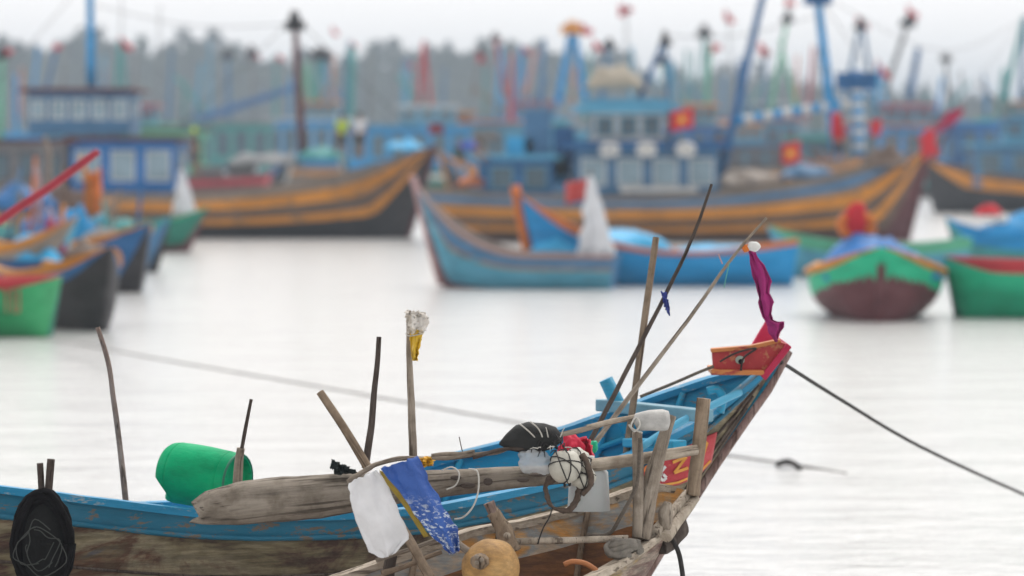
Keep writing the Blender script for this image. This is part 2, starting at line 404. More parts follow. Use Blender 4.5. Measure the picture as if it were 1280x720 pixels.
C = dict(blue2=paint('cobalt_blue_paint', (0.008, 0.16, 0.48), 0.25),
    wood=paint('faded_wood_hull', (0.25, 0.20, 0.16), 0.9, (.11, .10, .10), scale=.8, stretch=(.5, 1, 1.5)), ochre=paint('orange_ochre_paint', (0.66, 0.26, 0.02), 0.9, (0.24, 0.15, 0.08), scale=.8, stretch=(.6, 1, 1.5)),
    tar=paint('tarred_hull', (0.030, 0.026, 0.028), 0.3, (0.08, 0.06, 0.05)), maroon=paint('maroon_paint', (0.11, 0.030, 0.035), 0.3, (0.08, 0.05, 0.04)),
    teal=paint('teal_paint', (0.055, 0.30, 0.30), 0.3), jade=paint('jade_green_paint', (0.008, 0.42, 0.22), 0.25), lime=paint('leaf_green_paint', (0.025, 0.33, 0.12), 0.25),
    dgreen=paint('bottle_green_paint', (0.01, 0.19, 0.13), 0.3), blue=paint('strong_blue_paint', (0.003, 0.27, 0.60), 0.25), dblue=paint('deep_blue_paint', (0.015, 0.115, 0.30), 0.3),
    pblue=paint('powder_blue_paint', (0.09, 0.34, 0.52), 0.35), turq=paint('faded_turquoise_paint', (0.085, 0.33, 0.46), 0.5), gblue=paint('grey_blue_paint', (0.06, 0.18, 0.34), 0.4),
    red=paint('faded_red_paint', (0.48, 0.03, 0.04), 0.3), orange=paint('orange_paint', (0.62, 0.16, 0.02), 0.25), white=paint('old_white_paint', (0.62, 0.63, 0.62), 0.35, (0.3, 0.3, 0.28)),
    grey=paint('grey_paint', (0.22, 0.23, 0.24), 0.4), sky=plain('cyan_tarpaulin', (0.02, 0.42, 0.78), 0.5, 0.2, 3), tarp=plain('blue_tarpaulin_sheet', (0.008, 0.15, 0.42), 0.55, 0.3, 3),
    pink=paint('pinkish_paint', (0.45, 0.28, 0.28), 0.4), brown=paint('brown_paint', (0.13, 0.085, 0.06), 0.4), green=paint('mint_green_paint', (0.10, 0.42, 0.26), 0.3))

def cabin(root, x, z, Lx, Wy, Hz, mat, roofmat, nwin=4, over=0.25, pane=None, y=0.0, win_h=0.45, name='cabin', front=True, roof_t=0.1):
    M = FR[root.name]; rot = M.to_3x3()
    cb = MB().box(M @ Vector((x, y, z + Hz / 2)), (Lx, Wy, Hz), rot=rot).make(name, mat, root)
    rf = MB().box(M @ Vector((x, y, z + Hz + roof_t / 2)), (Lx + 2 * over, Wy + 2 * over, roof_t), rot=rot)
    rf.box(M @ Vector((x, y, z + Hz + roof_t * 1.3)), (Lx + over, Wy + over, roof_t * .6), rot=rot)
    rf.make('roof', roofmat, cb)
    pm = pane or GLASS
    for sd_ in (-1, 1):
        for i in range(nwin):
            wx = x - Lx / 2 + Lx * (i + .5) / nwin; ww = Lx / nwin * 0.62
            p = M @ Vector((wx, y + sd_ * (Wy / 2 + 0.015), z + Hz * 0.60))
            f = MB().box(p, (ww + .1, 0.03, win_h * Hz + .1), rot=rot).make('window', WHITE if pane else roofmat, cb)
            MB().box(M @ Vector((wx, y + sd_ * (Wy / 2 + 0.034), z + Hz * 0.60)), (ww, 0.012, win_h * Hz), rot=rot).make('pane', pm, f)
    if front:
        for sx in (-1, 1):
            p = M @ Vector((x + sx * (Lx / 2 + 0.015), y, z + Hz * .60))
            f = MB().box(p, (0.03, Wy * .7, win_h * Hz), rot=rot).make('window', pm, cb)
    return cb

def spar(root, p0, p1, r0, r1, mat, name='mast', tip=None, bands=None, n=8):
    """mast or boom between two world points, wrapped with a darker head"""
    p0, p1 = Vector(p0), Vector(p1); k = 12 if bands else 4
    pts = [lerp(p0, p1, i / k) for i in range(k + 1)]
    o = MB().tube(pts, [lerp(r0, r1, i / k) for i in range(k + 1)], n, bands=(0, 1) if bands else None).make(name, [mat, bands] if bands else mat, root)
    if tip:
        d = (p1 - p0).normalized(); L = (p1 - p0).length
        q = MB().tube([p1 - d * L * .12, p1 - d * .05 * L, p1 + d * 0.1], [r1 * 1.8, r1 * 2.3, r1 * 1.2], n)
        q.box(p1 - d * L * .09, (r1 * 7, r1 * 2, r1 * 3)); q.make('masthead', tip, o)
    return o
def stay(root, a, b, r=0.012, sag=0.1):
    a, b = Vector(a), Vector(b); m_ = lerp(a, b, .5) - Vector((0, 0, sag))
    return cord('stay', [a, m_, b], r, ROPE_D, parent=root, n=4, sub=5)
def flag(px, py, Y, wpx, hpx, label, star=False, mat=None, group=None, wave=0.25, name='flag', staff=None):
    c = at(px, py, Y); s_ = Y / F; Wd, Hd = wpx * s_, hpx * s_
    ph = random.random() * 6
    fn = lambda u, v: c + Vector(((u - .5) * Wd, wave * Wd * .5 * math.sin(u * 5 + ph + v), (.5 - v) * Hd - 0.1 * Hd * math.sin(u * 3 + ph)))
    o = MB().grid(fn, 12, 6).make(name, mat or RED_FLAG, None, Matrix.Translation(c), solid=0.01)
    tag(o, label, name, group)
    if star:
        mb = MB(); pts = [c + Vector((0, 0, 0))]
        for sgn in (-1,):
            for k in range(10):
                a = math.pi / 2 + k * math.pi / 5; rr = Hd * (0.33 if k % 2 == 0 else 0.135)
                u = .5 + rr * math.cos(a) / Wd; v = .5 - rr * math.sin(a) / Hd
                pts.append(fn(u, v) + Vector((0, sgn * 0.022, 0)))
            pts[0] = fn(.5, .5) + Vector((0, sgn * 0.022, 0))
        mb.add(pts, [(0, 1 + k, 1 + (k + 1) % 10) for k in range(10)]).make('star', YELLOW, o, solid=0.006)
    if staff:
        MB().tube([at(px - wpx / 2, py - hpx / 2 - 2, Y), at(px - wpx / 2 + staff[0], py + staff[1], Y)], 0.02, 6).make('flagstaff', DARK_WOOD, o)
    return o
def cloth_heap(c, sx, sy, sz, mat, label, cat='tarpaulin', group=None, seed=0, name='tarpaulin'):
    c = Vector(c)
    def fn(u, v):
        x, y = 2 * u - 1, 2 * v - 1; e = max(abs(x), abs(y))
        z = (1 - e ** 2.5) * (0.75 + 0.5 * noise.noise(Vector((x * 1.7 + seed, y * 1.7, seed)))) + 0.16 * noise.noise(Vector((x * 5, y * 5 + seed, 1)))
        return c + Vector((x * sx, y * sy, max(0, z) * sz - .02))
    return tag(MB().grid(fn, 18, 18).make(name, mat, None, Matrix.Translation(c), solid=0.02), label, cat, group)

# ------------------------------------------------------------------ people
SKIN = plain('skin', (0.30, 0.16, 0.10), 0.6, 0.1, 20, sss=0.05)
HAIR = plain('hair', (0.02, 0.016, 0.014), 0.6, 0.2, 30)
def skinned(name, chains, mat, parent, sub=2, root=0):
    """chains: dict name->(pos, r); edges list"""
    V, E = chains
    me = bpy.data.meshes.new(name); inv = FR[parent.name].inverted()
    me.from_pydata([inv @ Vector(v[0]) for v in V], E, []); me.materials.append(mat)
    o = bpy.data.objects.new(name, me); COL.objects.link(o); o.parent = parent; FR[o.name] = FR[parent.name].copy()
    md = o.modifiers.new('skin', 'SKIN'); md.use_smooth_shade = True
    for i, v in enumerate(V):
        r = v[1]; me.skin_vertices[0].data[i].radius = (r, r) if not isinstance(r, tuple) else r
        me.skin_vertices[0].data[i].use_root = (i == root)
    md = o.modifiers.new('sub', 'SUBSURF'); md.levels = md.render_levels = sub
    return o
def person(loc, facing, label, shirt, shorts, bend=0.0, arms=(0.2, 0.2), cap=None, group=None, height=1.62, step=0.12):
    """bend: torso lean forward in radians; arms: forward lift of each arm"""
    o = empty('person', loc, facing, label, 'person', group)
    M = FR[o.name]; k = height / 1.7
    def P(x, y, z): return M @ (Vector((x, y, z)) * k)
    hip = Vector((0, 0, 0.88)); ax = Vector((math.sin(bend), 0, math.cos(bend))); fw = Vector((math.cos(bend), 0, -math.sin(bend)))
    if bend > .6: hip = Vector((-0.18, 0, 0.84))
    def T(a, f, y=0): return M @ ((hip + ax * a + fw * f + Vector((0, y, 0))) * k)
    V = [(T(0, 0), .13 * k)]; E = []
    def ad(p, r, fr): V.append((p, r * k)); E.append((fr, len(V) - 1)); return len(V) - 1
    a = ad(T(.16, 0), (.12), 0); ch = ad(T(.38, 0), .135, a); nk = ad(T(.53, 0), .06, ch)
    hd0 = ad(T(.61, .02), .062, nk); hd = ad(T(.69, .03), .092, hd0); top = ad(T(.79, .02), .07, hd); ad(T(.68, .12), .018, hd)
    sh = {}
    for i, sy in enumerate((-1, 1)):
        s1 = ad(T(.46, 0, sy * .17), .062, ch)
        an = arms[i]; dr = Vector((math.sin(an), 0, -math.cos(an)))
        S0 = hip + ax * .46 + Vector((0, sy * .19, 0))
        el = M @ ((S0 + dr * .29 + Vector((0, sy * .05, 0))) * k)
        dr2 = Vector((math.sin(an + .35), 0, -math.cos(an + .35)))
        E2 = S0 + dr * .29 + Vector((0, sy * .05, 0)); W2 = E2 + dr2 * .25
        e = ad(el, .042, s1); wr = ad(M @ (W2 * k), .026, e); pm = ad(M @ ((W2 + dr2 * .07) * k), .032, wr)
        for f in range(4): ad(M @ ((W2 + dr2 * (.15 + .012 * (1 - abs(f - 1.3))) + Vector((0, (f - 1.5) * .022, 0))) * k), .009, pm)
        ad(M @ ((W2 + dr2 * .09 + Vector((.05, 0, 0))) * k), .010, pm)
        sh[sy] = (s1, S0, el)
    for sy in (-1, 1):
        h = ad(M @ ((hip + Vector((0, sy * .10, -.06))) * k), .095, 0)
        kn = ad(P(hip.x * .4 + sy * step * .6 + .03, sy * .12, .46), .058, h); an = ad(P(sy * step, sy * .12, .08), .036, kn)
        ad(P(sy * step + .16, sy * .13, .03), .032, an)
    skinned('body', (V, E), SKIN, o)
    g = 1.25
    sv_ = [(T(-.02, 0), .15 * k), (T(.16, 0), .145 * k), (T(.38, 0), .16 * k), (T(.49, 0), .085 * k)]; se = [(0, 1), (1, 2), (2, 3)]
    for sy in (-1, 1):
        s1, S0, el = sh[sy]; n0 = len(sv_)
        sv_.append((T(.46, 0, sy * .17), .082 * k)); se.append((2, n0)); sv_.append((lerp(M @ (S0 * k), el, .62), .062 * k)); se.append((n0, n0 + 1))
    skinned('shirt', (sv_, se), shirt, o)
    pv_ = [(T(.03, 0), .14 * k)]; pe = []
    for sy in (-1, 1):
        n0 = len(pv_); pv_.append((M @ ((hip + Vector((0, sy * .10, -.07))) * k), .112 * k)); pe.append((0, n0))
        pv_.append((lerp(M @ ((hip + Vector((0, sy * .10, -.06))) * k), P(hip.x * .4 + sy * step * .6 + .03, sy * .12, .46), .8), .085 * k)); pe.append((n0, n0 + 1))
    skinned('shorts', (pv_, pe), shorts, o)
    hc = T(.72, .015); mb = MB().ball(hc, .105 * k, 8, sc=(1.02, .95, .95)); mb.make('cap' if cap else 'hair', cap or HAIR, o)
    return o

# ------------------------------------------------------------------ background fleet
def boat_root(px, pyw, heading, label, cat='boat', name='fishing_boat', group=None):
    p = onwater(px, pyw); return empty(name, (p.x, p.y, 0), R(heading), label, cat, group), p.y

# --- big boat on the left, bow to the right
E_, YE = boat_root(262, 297, -4, 'big wooden boat with two orange stripes on a dark hull and a blue wheelhouse aft', 'fishing boat')
hE = Hull(15.4, 3.9, 1.55, 3.15, 1.9, 0.5, 1.1, 0.5, .6, 3.2)
hE.build(E_, [C['wood'], C['ochre'], C['tar'], C['brown']], [(.16, 0), (.30, 1), (.44, 3), (.54, 1), (1, 2)], deck=.5, deckmat=DECK, rails=[(-.02, .1, C['wood']), (.15, .10, C['ochre'])])
MB().tube([FR[E_.name] @ (hE.K(.8 + .2 * i / 8) + Vector((.04, 0, 0))) for i in range(9)], .10, 8).make('stem_post', C['maroon'], E_)
cabin(E_, -2.75, 1.2, 3.6, 2.6, 2.1, C['blue2'], C['maroon'], 3, pane=PANE, over=.35)
cabin(E_, -6.5, 1.3, 3.6, 2.4, 1.9, C['grey'], C['maroon'], 4, over=.4)
cabin(E_, -4.3, 3.5, 3.5, 2.1, 1.45, C['gblue'], C['maroon'], 5, over=.3, pane=PANE, win_h=.4, name='upper_cabin')
YE -= .0
spar(E_, at(378, 192, YE), at(368, 17, YE), .15, .10, C['maroon'], tip=C['tar'])
spar(E_, at(114, 108, YE), at(112, -40, YE), .17, .10, C['blue'], tip=C['maroon'])
stay(E_, at(368, 20, YE), at(540, 182, YE)); stay(E_, at(112, 5, YE), at(368, 30, YE), sag=.4); stay(E_, at(368, 20, YE), at(215, 165, YE))
stay(E_, at(112, -30, YE), at(-60, 160, YE))
for k in range(2): MB().box(at(262 + 40 * k, 214 - 2 * k, YE), (.9, .9, .35)).make('hatch', C['grey'], E_, bevel=.02)

# --- big boat in the middle, cabin amidships, bow to the right
G_, YG = boat_root(842, 301, 3, 'big blue-cabined fishing boat with an orange-banded hull, its bow rising at right centre', 'fishing boat')
hG = Hull(17.0, 4.3, 1.5, 3.15, 1.75, 0.5, .9, .5, .6, 3.2)
hG.build(G_, [C['wood'], C['ochre'], C['brown'], C['maroon'], C['gblue']], [(.08, 0), (.17, 4), (.24, 0), (.38, 1), (.50, 2), (.60, 1), (.72, 2), (1, 3)], deck=.5, deckmat=DECK, rails=[(-.02, .1, C['wood']), (.235, .10, C['ochre'])])
MB().tube([FR[G_.name] @ (hG.K(.8 + .2 * i / 8) + Vector((.03, 0, 0))) for i in range(9)], .10, 8).make('stem_post', C['maroon'], G_)
cabin(G_, -1.0, 1.15, 4.7, 2.9, 1.9, C['gblue'], C['dblue'], 4, over=.45, pane=PANE, win_h=.42, roof_t=.16)
cabin(G_, -1.6, 3.15, 2.3, 2.2, 1.05, C['white'], C['pblue'], 3, over=.55, win_h=.5, name='upper_cabin', roof_t=.3)
cabin(G_, -5.2, 1.2, 2.2, 2.5, 1.5, C['dblue'], C['pblue'], 2, over=.3)
MB().beam(at(775, 237, YG - 1.75), at(872, 237, YG - 1.6), .05, .18).make('handrail', WHITE, G_)
for i, (px, py) in enumerate(((762, 187), (808, 187), (857, 187))):
    c = at(px, py, YG - 2.0); mb = MB(); n = 16
    mb.tube([c + Vector((.26 * math.cos(2 * math.pi * k / n), 0, .17 * math.sin(2 * math.pi * k / n))) for k in range(n + 1)], .085, 8)
    mb.box(c + Vector((0, .06, 0)), (.46, .05, .26)); tag(mb.make('life_ring', WHITE, None, Matrix.Translation(c)), '%s of three white life rings hung along the blue cabin wall' % ('left one', 'middle one', 'right one')[i], 'life ring', 'life rings on the cabin')
spar(G_, at(1045, 192, YG), at(1020, -20, YG), .17, .13, C['blue'], tip=C['dblue'])
spar(G_, at(898, 232, YG), at(958, -25, YG), .15, .11, C['dblue'], 'boom')
spar(G_, at(1075, 195, YG), at(1070, 92, YG), .20, .19, C['blue'], 'post', bands=C['white'], tip=C['dblue'])
spar(G_, at(918, 152, YG), at(1062, 128, YG), .15, .15, C['blue'], 'boom', bands=C['white'])
spar(G_, at(838, 178, YG), at(831, 42, YG), .09, .06, C['gblue'], tip=C['tar'])
spar(G_, at(797, 128, YG), at(832, 45, YG), .10, .07, C['dblue'], 'brace')
stay(G_, at(1020, -10, YG), at(1160, 190, YG)); stay(G_, at(1045, 100, YG), at(1160, 190, YG)); stay(G_, at(831, 45, YG), at(1020, 20, YG), sag=.3)
stay(G_, at(1020, -10, YG), at(1300, 10, YG + 50), sag=2)
for px, py, w_, h_, mt in ((650, 200, .9, 1.5, 'sky'), (672, 165, .9, 1.5, 'gblue'), (690, 212, 1.1, 1.0, 'blue'), (622, 215, 1.3, 0.8, 'blue'), (705, 190, .7, 1.7, 'dblue')):
    MB().box(at(px, py, YG), (w_, 1.1, h_)).make('deck_locker', C[mt], G_, bevel=.03)
cloth_heap(at(768, 110, YG), 1.0, .8, .9, plain('beige_canvas', (.45, .40, .32), .8), 'beige canvas heap on top of the middle wheelhouse roof', seed=3)

# --- boats further out: (px, pyw, L, B, freeboard, bow, heading, hull, band, cabin, roof, cab x, cab len, cab h, label)
far = [
 (-10, 262, 12, 3.4, 1.4, 2.2, 2, 'brown', 'ochre', 'grey', 'brown', -1, 3.0, 1.2, 'brown boat with orange bands at the far left edge'),
 (215, 252, 11, 3.2, 1.4, 2.2, 176, 'maroon', 'red', 'green', 'maroon', 0.4, 4.6, 2.9, 'maroon boat with a green cabin behind the blue wheelhouse'),
 (330, 229, 15, 3.8, 1.7, 3.0, 5, 'ochre', 'wood', 'teal', 'pblue', 1.5, 9.5, 1.6, 'orange-planked boat with a long teal cabin under a slanting blue boom'),
 (475, 236, 13, 3.6, 1.6, 2.8, 174, 'blue', 'ochre', 'pblue', 'gblue', 0, 5.0, 1.5, 'blue boat behind the two standing people'),
 (575, 242, 13, 4.0, 1.6, 2.6, 4, 'wood', 'ochre', 'wood', 'grey', 0.2, 7.5, 2.7, 'grey-brown boat with a long dull awning right of centre-left'),
 (690, 255, 12, 3.8, 1.7, 2.8, 178, 'gblue', 'ochre', 'pblue', 'pblue', 0, 5.0, 2.4, 'pale blue boat behind the big middle cabin'),
 (560, 232, 10, 3.4, 1.5, 2.6, 172, 'dblue', 'red', 'gblue', 'brown', 1.2, 3.4, 2.3, 'deep blue boat with a brown-roofed cabin far behind the grey awning'),
 (800, 240, 12, 3.6, 1.6, 2.6, 3, 'dblue', 'ochre', 'green', 'gblue', -.5, 6.0, 2.2, 'deep blue boat with a mint green cabin beyond the star flag'),
 (900, 236, 12, 3.6, 1.6, 2.9, 176, 'teal', 'ochre', 'grey', 'teal', .4, 6.0, 2.1, 'teal boat moored beyond the slanting blue boom'),
 (965, 250, 12, 3.6, 1.8, 2.9, -2, 'wood', 'ochre', 'brown', 'gblue', -1, 4.6, 1.6, 'orange-banded wooden boat behind the chequered boom'),
 (1040, 240, 11, 3.6, 1.6, 2.8, 178, 'dblue', 'ochre', 'gblue', 'green', 0, 6.0, 2.2, 'blue boat with a mint green roof behind the tall blue mast'),
 (1130, 241, 12, 3.8, 1.7, 3.0, 176, 'grey', 'maroon', 'dblue', 'dblue', 0, 6.5, 2.5, 'grey boat with a broad deep blue cabin behind the red flags'),
 (1225, 236, 12, 3.6, 1.6, 2.7, 2, 'dgreen', 'ochre', 'gblue', 'teal', 0, 6.0, 2.2, 'green boat half hidden between the two right-hand boats'),
 (100, 238, 12, 3.6, 1.6, 2.8, 4, 'gblue', 'ochre', 'grey', 'brown', 0, 6.0, 2.1, 'grey-blue boat mostly hidden behind the left wheelhouse'),
]
rq = random.Random(21)
hulls = ['blue', 'teal', 'dblue', 'wood', 'gblue', 'dgreen']; hn_l = ['bright blue', 'teal', 'deep blue', 'bare wood', 'grey-blue', 'bottle green']
caps_ = ['sky', 'red', 'green', 'pblue', 'grey', 'orange', 'white']; cn_l = ['cyan', 'faded red', 'mint green', 'powder blue', 'grey', 'orange', 'white']
spots = [(60, 'above the far left boats'), (155, 'between the left wheelhouses'), (265, 'left of the tall maroon mast'), (385, 'right of the tall maroon mast'), (432, 'above the person in lime'), (525, 'above the big left boat\'s bow'), (618, 'above the bending person'), (655, 'left of the middle wheelhouse'), (745, 'over the middle wheelhouse roof'), (840, 'above the left star flag'), (875, 'right of the left star flag'), (930, 'left of the blue mast'), (1005, 'by the right star flag'), (1095, 'right of the chequered post'), (1165, 'over the crimson rolled flag'), (1262, 'above the right edge boat')]
for q, (px_, wl_) in enumerate(spots):
    far.append((px_, 232 + 5 * (q * 7 % 4) - (q % 3), 9 + q % 4, 3.4, 1.6, 2.7, (3, 177, -4, 174)[q % 4], hulls[q % 6], ('ochre', 'red', 'white')[q % 3], ('blue', 'teal', 'blue2', 'pblue', 'blue')[(q * 3) % 5], caps_[(q * 2) % 7], rq.uniform(-1, 1), 5.5 + q % 3, 2.7 + .3 * (q % 4), '%s boat with %s cabin roof, far %s' % (hn_l[q % 6], cn_l[(q * 2) % 7], wl_)))
FAR = {}
for i, (px, pw_, L, B, fb, bw, hd, hc, bc, cc, rc, cx, cl, ch, lab) in enumerate(far):
    o, Y = boat_root(px, pw_, hd, lab, 'fishing boat', group='boats moored in the far rows'); FAR[i] = (o, Y)
    h = Hull(L, B, fb, bw, fb * 1.15, .5, .9, .5, .6, 3)
    h.build(o, [C[hc], C[bc], C['tar']], [(.12, 0), (.28, 1), (.5, 0), (1, 2)], deck=.45, deckmat=DECK, n=16, rails=[(.12, .1, C[bc])])
    cabin(o, cx, fb - .35, cl, B * .66, ch, C[cc], C[rc], max(2, int(cl / 1.1)), over=.35)
    if i in (4, 6, 7, 9, 11, 12, 13) or (i > 13 and i % 2): cabin(o, cx - cl * .15, fb - .35 + ch + .18, cl * .45, B * .5, 1.0, C['pblue' if i % 2 else 'grey'], C[bc], 3, over=.25, name='upper_cabin')
    MB().tube([FR[o.name] @ (h.K(.8 + .2 * k / 6) + Vector((.04, 0, 0))) for k in range(7)], .1, 6).make('stem_post', C[bc], o)
rnd_ = random.Random(4)
# masts, booms and pennants of the far rows, each fixed to its own boat
def fm(i, a, b_, r0, r1, mat, name='mast', tip='tar', pen=None):
    o, Y = FAR[i]
    s_ = spar(o, at(*a, Y), at(*b_, Y), r0, r1, C[mat], name, C[tip] if tip else None)
    if pen:
        c = at(*pen, Y); w_ = rnd_.uniform(9, 20) * Y / F; dr_ = rnd_.uniform(.1, .9); ph_ = rnd_.uniform(0, 6)
        MB().grid(lambda u, v: c + Vector(((u - .5) * w_ * (1 - .4 * dr_), .15 * math.sin(u * 6 + ph_), (.5 - v) * w_ * (.9 - .6 * u) - dr_ * u * w_ * .8 + .1 * w_ * math.sin(u * 5 + ph_))), 6, 3).make('pennant', RED_FLAG, s_, solid=.01)
fm(0, (0, 175), (3, 60), .16, .1, 'green', pen=(11, 63)); fm(0, (48, 150), (72, 55), .09, .07, 'dblue', 'boom', None, (72, 58))
fm(2, (240, 152), (372, 108), .35, .3, 'dblue', 'boom', None); fm(2, (286, 150), (285, 62), .22, .15, 'gblue'); fm(2, (318, 150), (314, 58), .22, .15, 'grey', pen=(318, 62))
fm(3, (390, 165), (400, 60), .30, .2, 'teal', pen=(419, 38)); fm(3, (415, 165), (404, 62), .26, .18, 'pblue'); fm(3, (437, 165), (440, 58), .34, .28, 'teal', tip=None)
fm(4, (632, 120), (618, 42), .14, .1, 'red', pen=(621, 48)); fm(4, (590, 120), (600, 60), .12, .08, 'grey', pen=(603, 68)); fm(4, (655, 120), (672, 60), .2, .15, 'pink', tip=None)
fm(5, (697, 130), (716, 28), .22, .16, 'blue', tip='ochre', pen=(733, 36)); fm(5, (732, 130), (717, 30), .2, .14, 'blue', tip=None); fm(5, (752, 130), (762, 50), .14, .1, 'gblue', pen=(747, 55))
fm(5, (676, 130), (680, 48), .16, .12, 'gblue', tip=None)
fm(7, (745, 150), (762, 52), .12, .1, 'gblue'); fm(7, (840, 150), (828, 70), .18, .14, 'green', pen=(782, 12)); fm(7, (786, 150), (782, 5), .06, .05, 'grey', tip=None)
fm(8, (884, 160), (880, 32), .22, .16, 'teal', pen=(912, 20)); fm(8, (915, 160), (911, 15), .05, .04, 'grey', tip=None)
fm(9, (962, 140), (986, 14), .13, .1, 'green', pen=(988, 3)); fm(9, (996, 140), (975, 50), .12, .08, 'green', tip=None); fm(9, (955, 140), (957, 62), .1, .07, 'gblue', pen=(956, 60))
fm(10, (1052, 140), (1077, 24), .20, .12, 'gblue', pen=(1078, 26)); fm(10, (1094, 140), (1078, 30), .18, .12, 'gblue', tip=None)
fm(11, (1103, 125), (1138, 20), .2, .15, 'grey', pen=(1141, 14)); fm(11, (1136, 125), (1148, 60), .24, .2, 'dblue', tip=None); fm(11, (1095, 125), (1097, 75), .1, .08, 'red', tip=None)
fm(12, (1186, 140), (1182, 68), .16, .12, 'grey'); fm(12, (1204, 140), (1201, 88), .1, .08, 'grey', tip=None)
for i_, px, tp, c_ in ((2, 262, 50, 'pblue'), (2, 345, 66, 'teal'), (13, 215, 62, 'gblue'), (13, 82, 52, 'grey'), (3, 462, 66, 'grey'), (3, 505, 72, 'pblue'), (6, 530, 60, 'teal'), (6, 556, 84, 'gblue'), (4, 640, 66, 'red'), (5, 790, 58, 'pblue'), (8, 930, 70, 'gblue'), (7, 858, 62, 'teal'), (10, 1022, 60, 'grey'), (12, 1230, 92, 'gblue'), (1, 170, 66, 'grey'), (0, 20, 92, 'blue')):
    fm(i_, (px + rnd_.uniform(-6, 6), 165), (px, tp), .13 if i_ in (0, 5) else .2, .08, c_, tip=None, pen=(px + 6, tp + 6) if px % 4 == 1 else None)
fm(13, (150, 140), (152, -5), .05, .04, 'grey', tip=None); fm(1, (196, 140), (200, 5), .04, .03, 'grey', tip=None); fm(13, (130, 140), (131, 86), .1, .08, 'red', tip=None)

for i in range(14, len(far)):
    px = far[i][0]; cc_ = ['blue', 'teal', 'pblue', 'green', 'dblue', 'red', 'sky'][i % 7]
    top = interp([0, 540, 900, 1280], [70, 62, 62, 92], px) + rq.uniform(-18, 14)
    x0 = px + rq.uniform(-14, 14)
    fm(i, (x0 - 8, 150), (x0, top), .16, .11, cc_, tip=None, pen=(x0 + 7, top + 5) if i % 3 == 0 else None)
    fm(i, (x0 - 22, 150), (x0 - 20, top + rq.uniform(8, 26)), .12, .08, ['teal', 'blue', 'orange', 'pblue'][i % 4], tip=None)
    if i % 2: fm(i, (x0 + 10, 150), (x0, top + 3), .14, .1, cc_, 'brace', tip=None)
    fm(i, (x0 + 5, 140), (x0 + rq.choice((-34, 34)), 100 + rq.uniform(-8, 12)), .13, .09, ['gblue', 'teal', 'wood'][i % 3], 'boom', tip=None)

# --- dark boat at the right edge, bow to the left
I_, YI = boat_root(1330, 266, 177, 'dark-hulled boat with one orange stripe and a blue cabin, at the right edge', 'fishing boat')
hI = Hull(13.2, 3.8, 1.5, 2.6, 1.8, .5, .7, .5, .6, 3)
hI.build(I_, [C['brown'], C['ochre'], C['tar']], [(.12, 0), (.33, 1), (1, 2)], deck=.5, deckmat=DECK, rails=[(.12, .12, C['ochre'])])
cabin(I_, 1.2, 1.2, 6.2, 2.6, 1.9, C['gblue'], C['pblue'], 4, over=.4); cabin(I_, .9, 3.3, 4.0, 2.2, .95, C['pblue'], C['gblue'], 4, over=.35, name='upper_cabin')
spar(I_, at(1255, 125, YI), at(1281, 20, YI), .13, .1, C['teal']); spar(I_, at(1276, 125, YI), at(1282, 22, YI), .12, .1, C['gblue'], 'brace')
stay(I_, at(1281, 22, YI), at(1150, 95, YI + 60), sag=2)

# --- flags and bunting
flag(852, 150, YG - 2.2, 30, 25, 'red flag with a yellow star flying beside the blue cabin', True, staff=(0, 45))
flag(988, 190, YG - 2.4, 24, 26, 'red star flag drooping above the middle boat\'s hull', True, staff=(4, 60))
flag(1046, 158, YG - 2.2, 14, 30, 'small red cloth hanging on the foot of the tall blue mast', wave=.8, name='cloth')
flag(1095, 158, YG - 2.2, 12, 20, 'small red cloth right of the chequered post', wave=.8, name='cloth')
flag(545, 162, YE - 1, 18, 12, 'dark red rag on the bow tip of the big left boat', wave=.8, name='cloth', mat=plain('dark_red_cloth', (.3, .02, .03), .8))

# --- people
LIMEC = plain('lime_cloth', (.55, .75, .03), .7, .1); WHC = plain('white_shirt', (.75, .76, .8), .7, .1); VIO = plain('violet_blue_shirt', (.05, .10, .50), .7, .2)
DK = plain('dark_shorts', (.03, .04, .045), .8, .2); GR = plain('dark_green_shorts', (.03, .07, .05), .8, .2); BR = plain('brown_clothes', (.10, .06, .05), .8, .2)
def stand(px, pyfeet, Y): return at(px, pyfeet, Y)
person(stand(426, 200, YE), R(-60), 'person in a lime yellow shirt standing on the big left boat\'s foredeck', LIMEC, DK, .15, (.3, .5))
person(stand(450, 199, YE - .4), R(-100), 'person in a white shirt and dark shorts standing next to the one in lime', WHC, DK, .05, (.1, .3))
person(stand(580, 222, YG - 2.3), R(-8), 'person in a violet blue shirt bending over at the middle boat\'s stern', VIO, GR, 1.25, (.35, .6), height=1.9)
person(stand(246, 222, YE - 1.2), R(190), 'person in brown with a lime cap beside the blue wheelhouse', BR, BR, .1, (.2, .3), cap=LIMEC, height=1.72)

# ------------------------------------------------------------------ mid-distance small boats
# light blue boat M, bow at left raised
M_, YM = boat_root(645, 360, 172, 'faded turquoise rowing boat with a pinkish bow post, in the centre', 'rowing boat', 'rowing_boat')
hM = Hull(4.55, 1.9, .78, 2.3, .75, .3, .75, .15, .75, 3, tm=.35)
hM.build(M_, [C['wood'], C['turq'], C['maroon'], C['gblue']], [(.10, 0), (.26, 3), (.34, 0), (.74, 1), (1, 2)], deck=.55, deckmat=C['gblue'], rails=[(.0, .05, C['pink'])])
MB().tube([FR[M_.name] @ (hM.K(.84 + .16 * k / 8) + Vector((.05, 0, .025 * k))) for k in range(9)], .08, 8).make('stem_post', C['pink'], M_)
for k in range(3): MB().beam(FR[M_.name] @ Vector((-1.2 + 1.0 * k, -.8, .66)), FR[M_.name] @ Vector((-1.2 + 1.0 * k, .8, .66)), .22, .05).make('thwart', C['pblue'], M_)
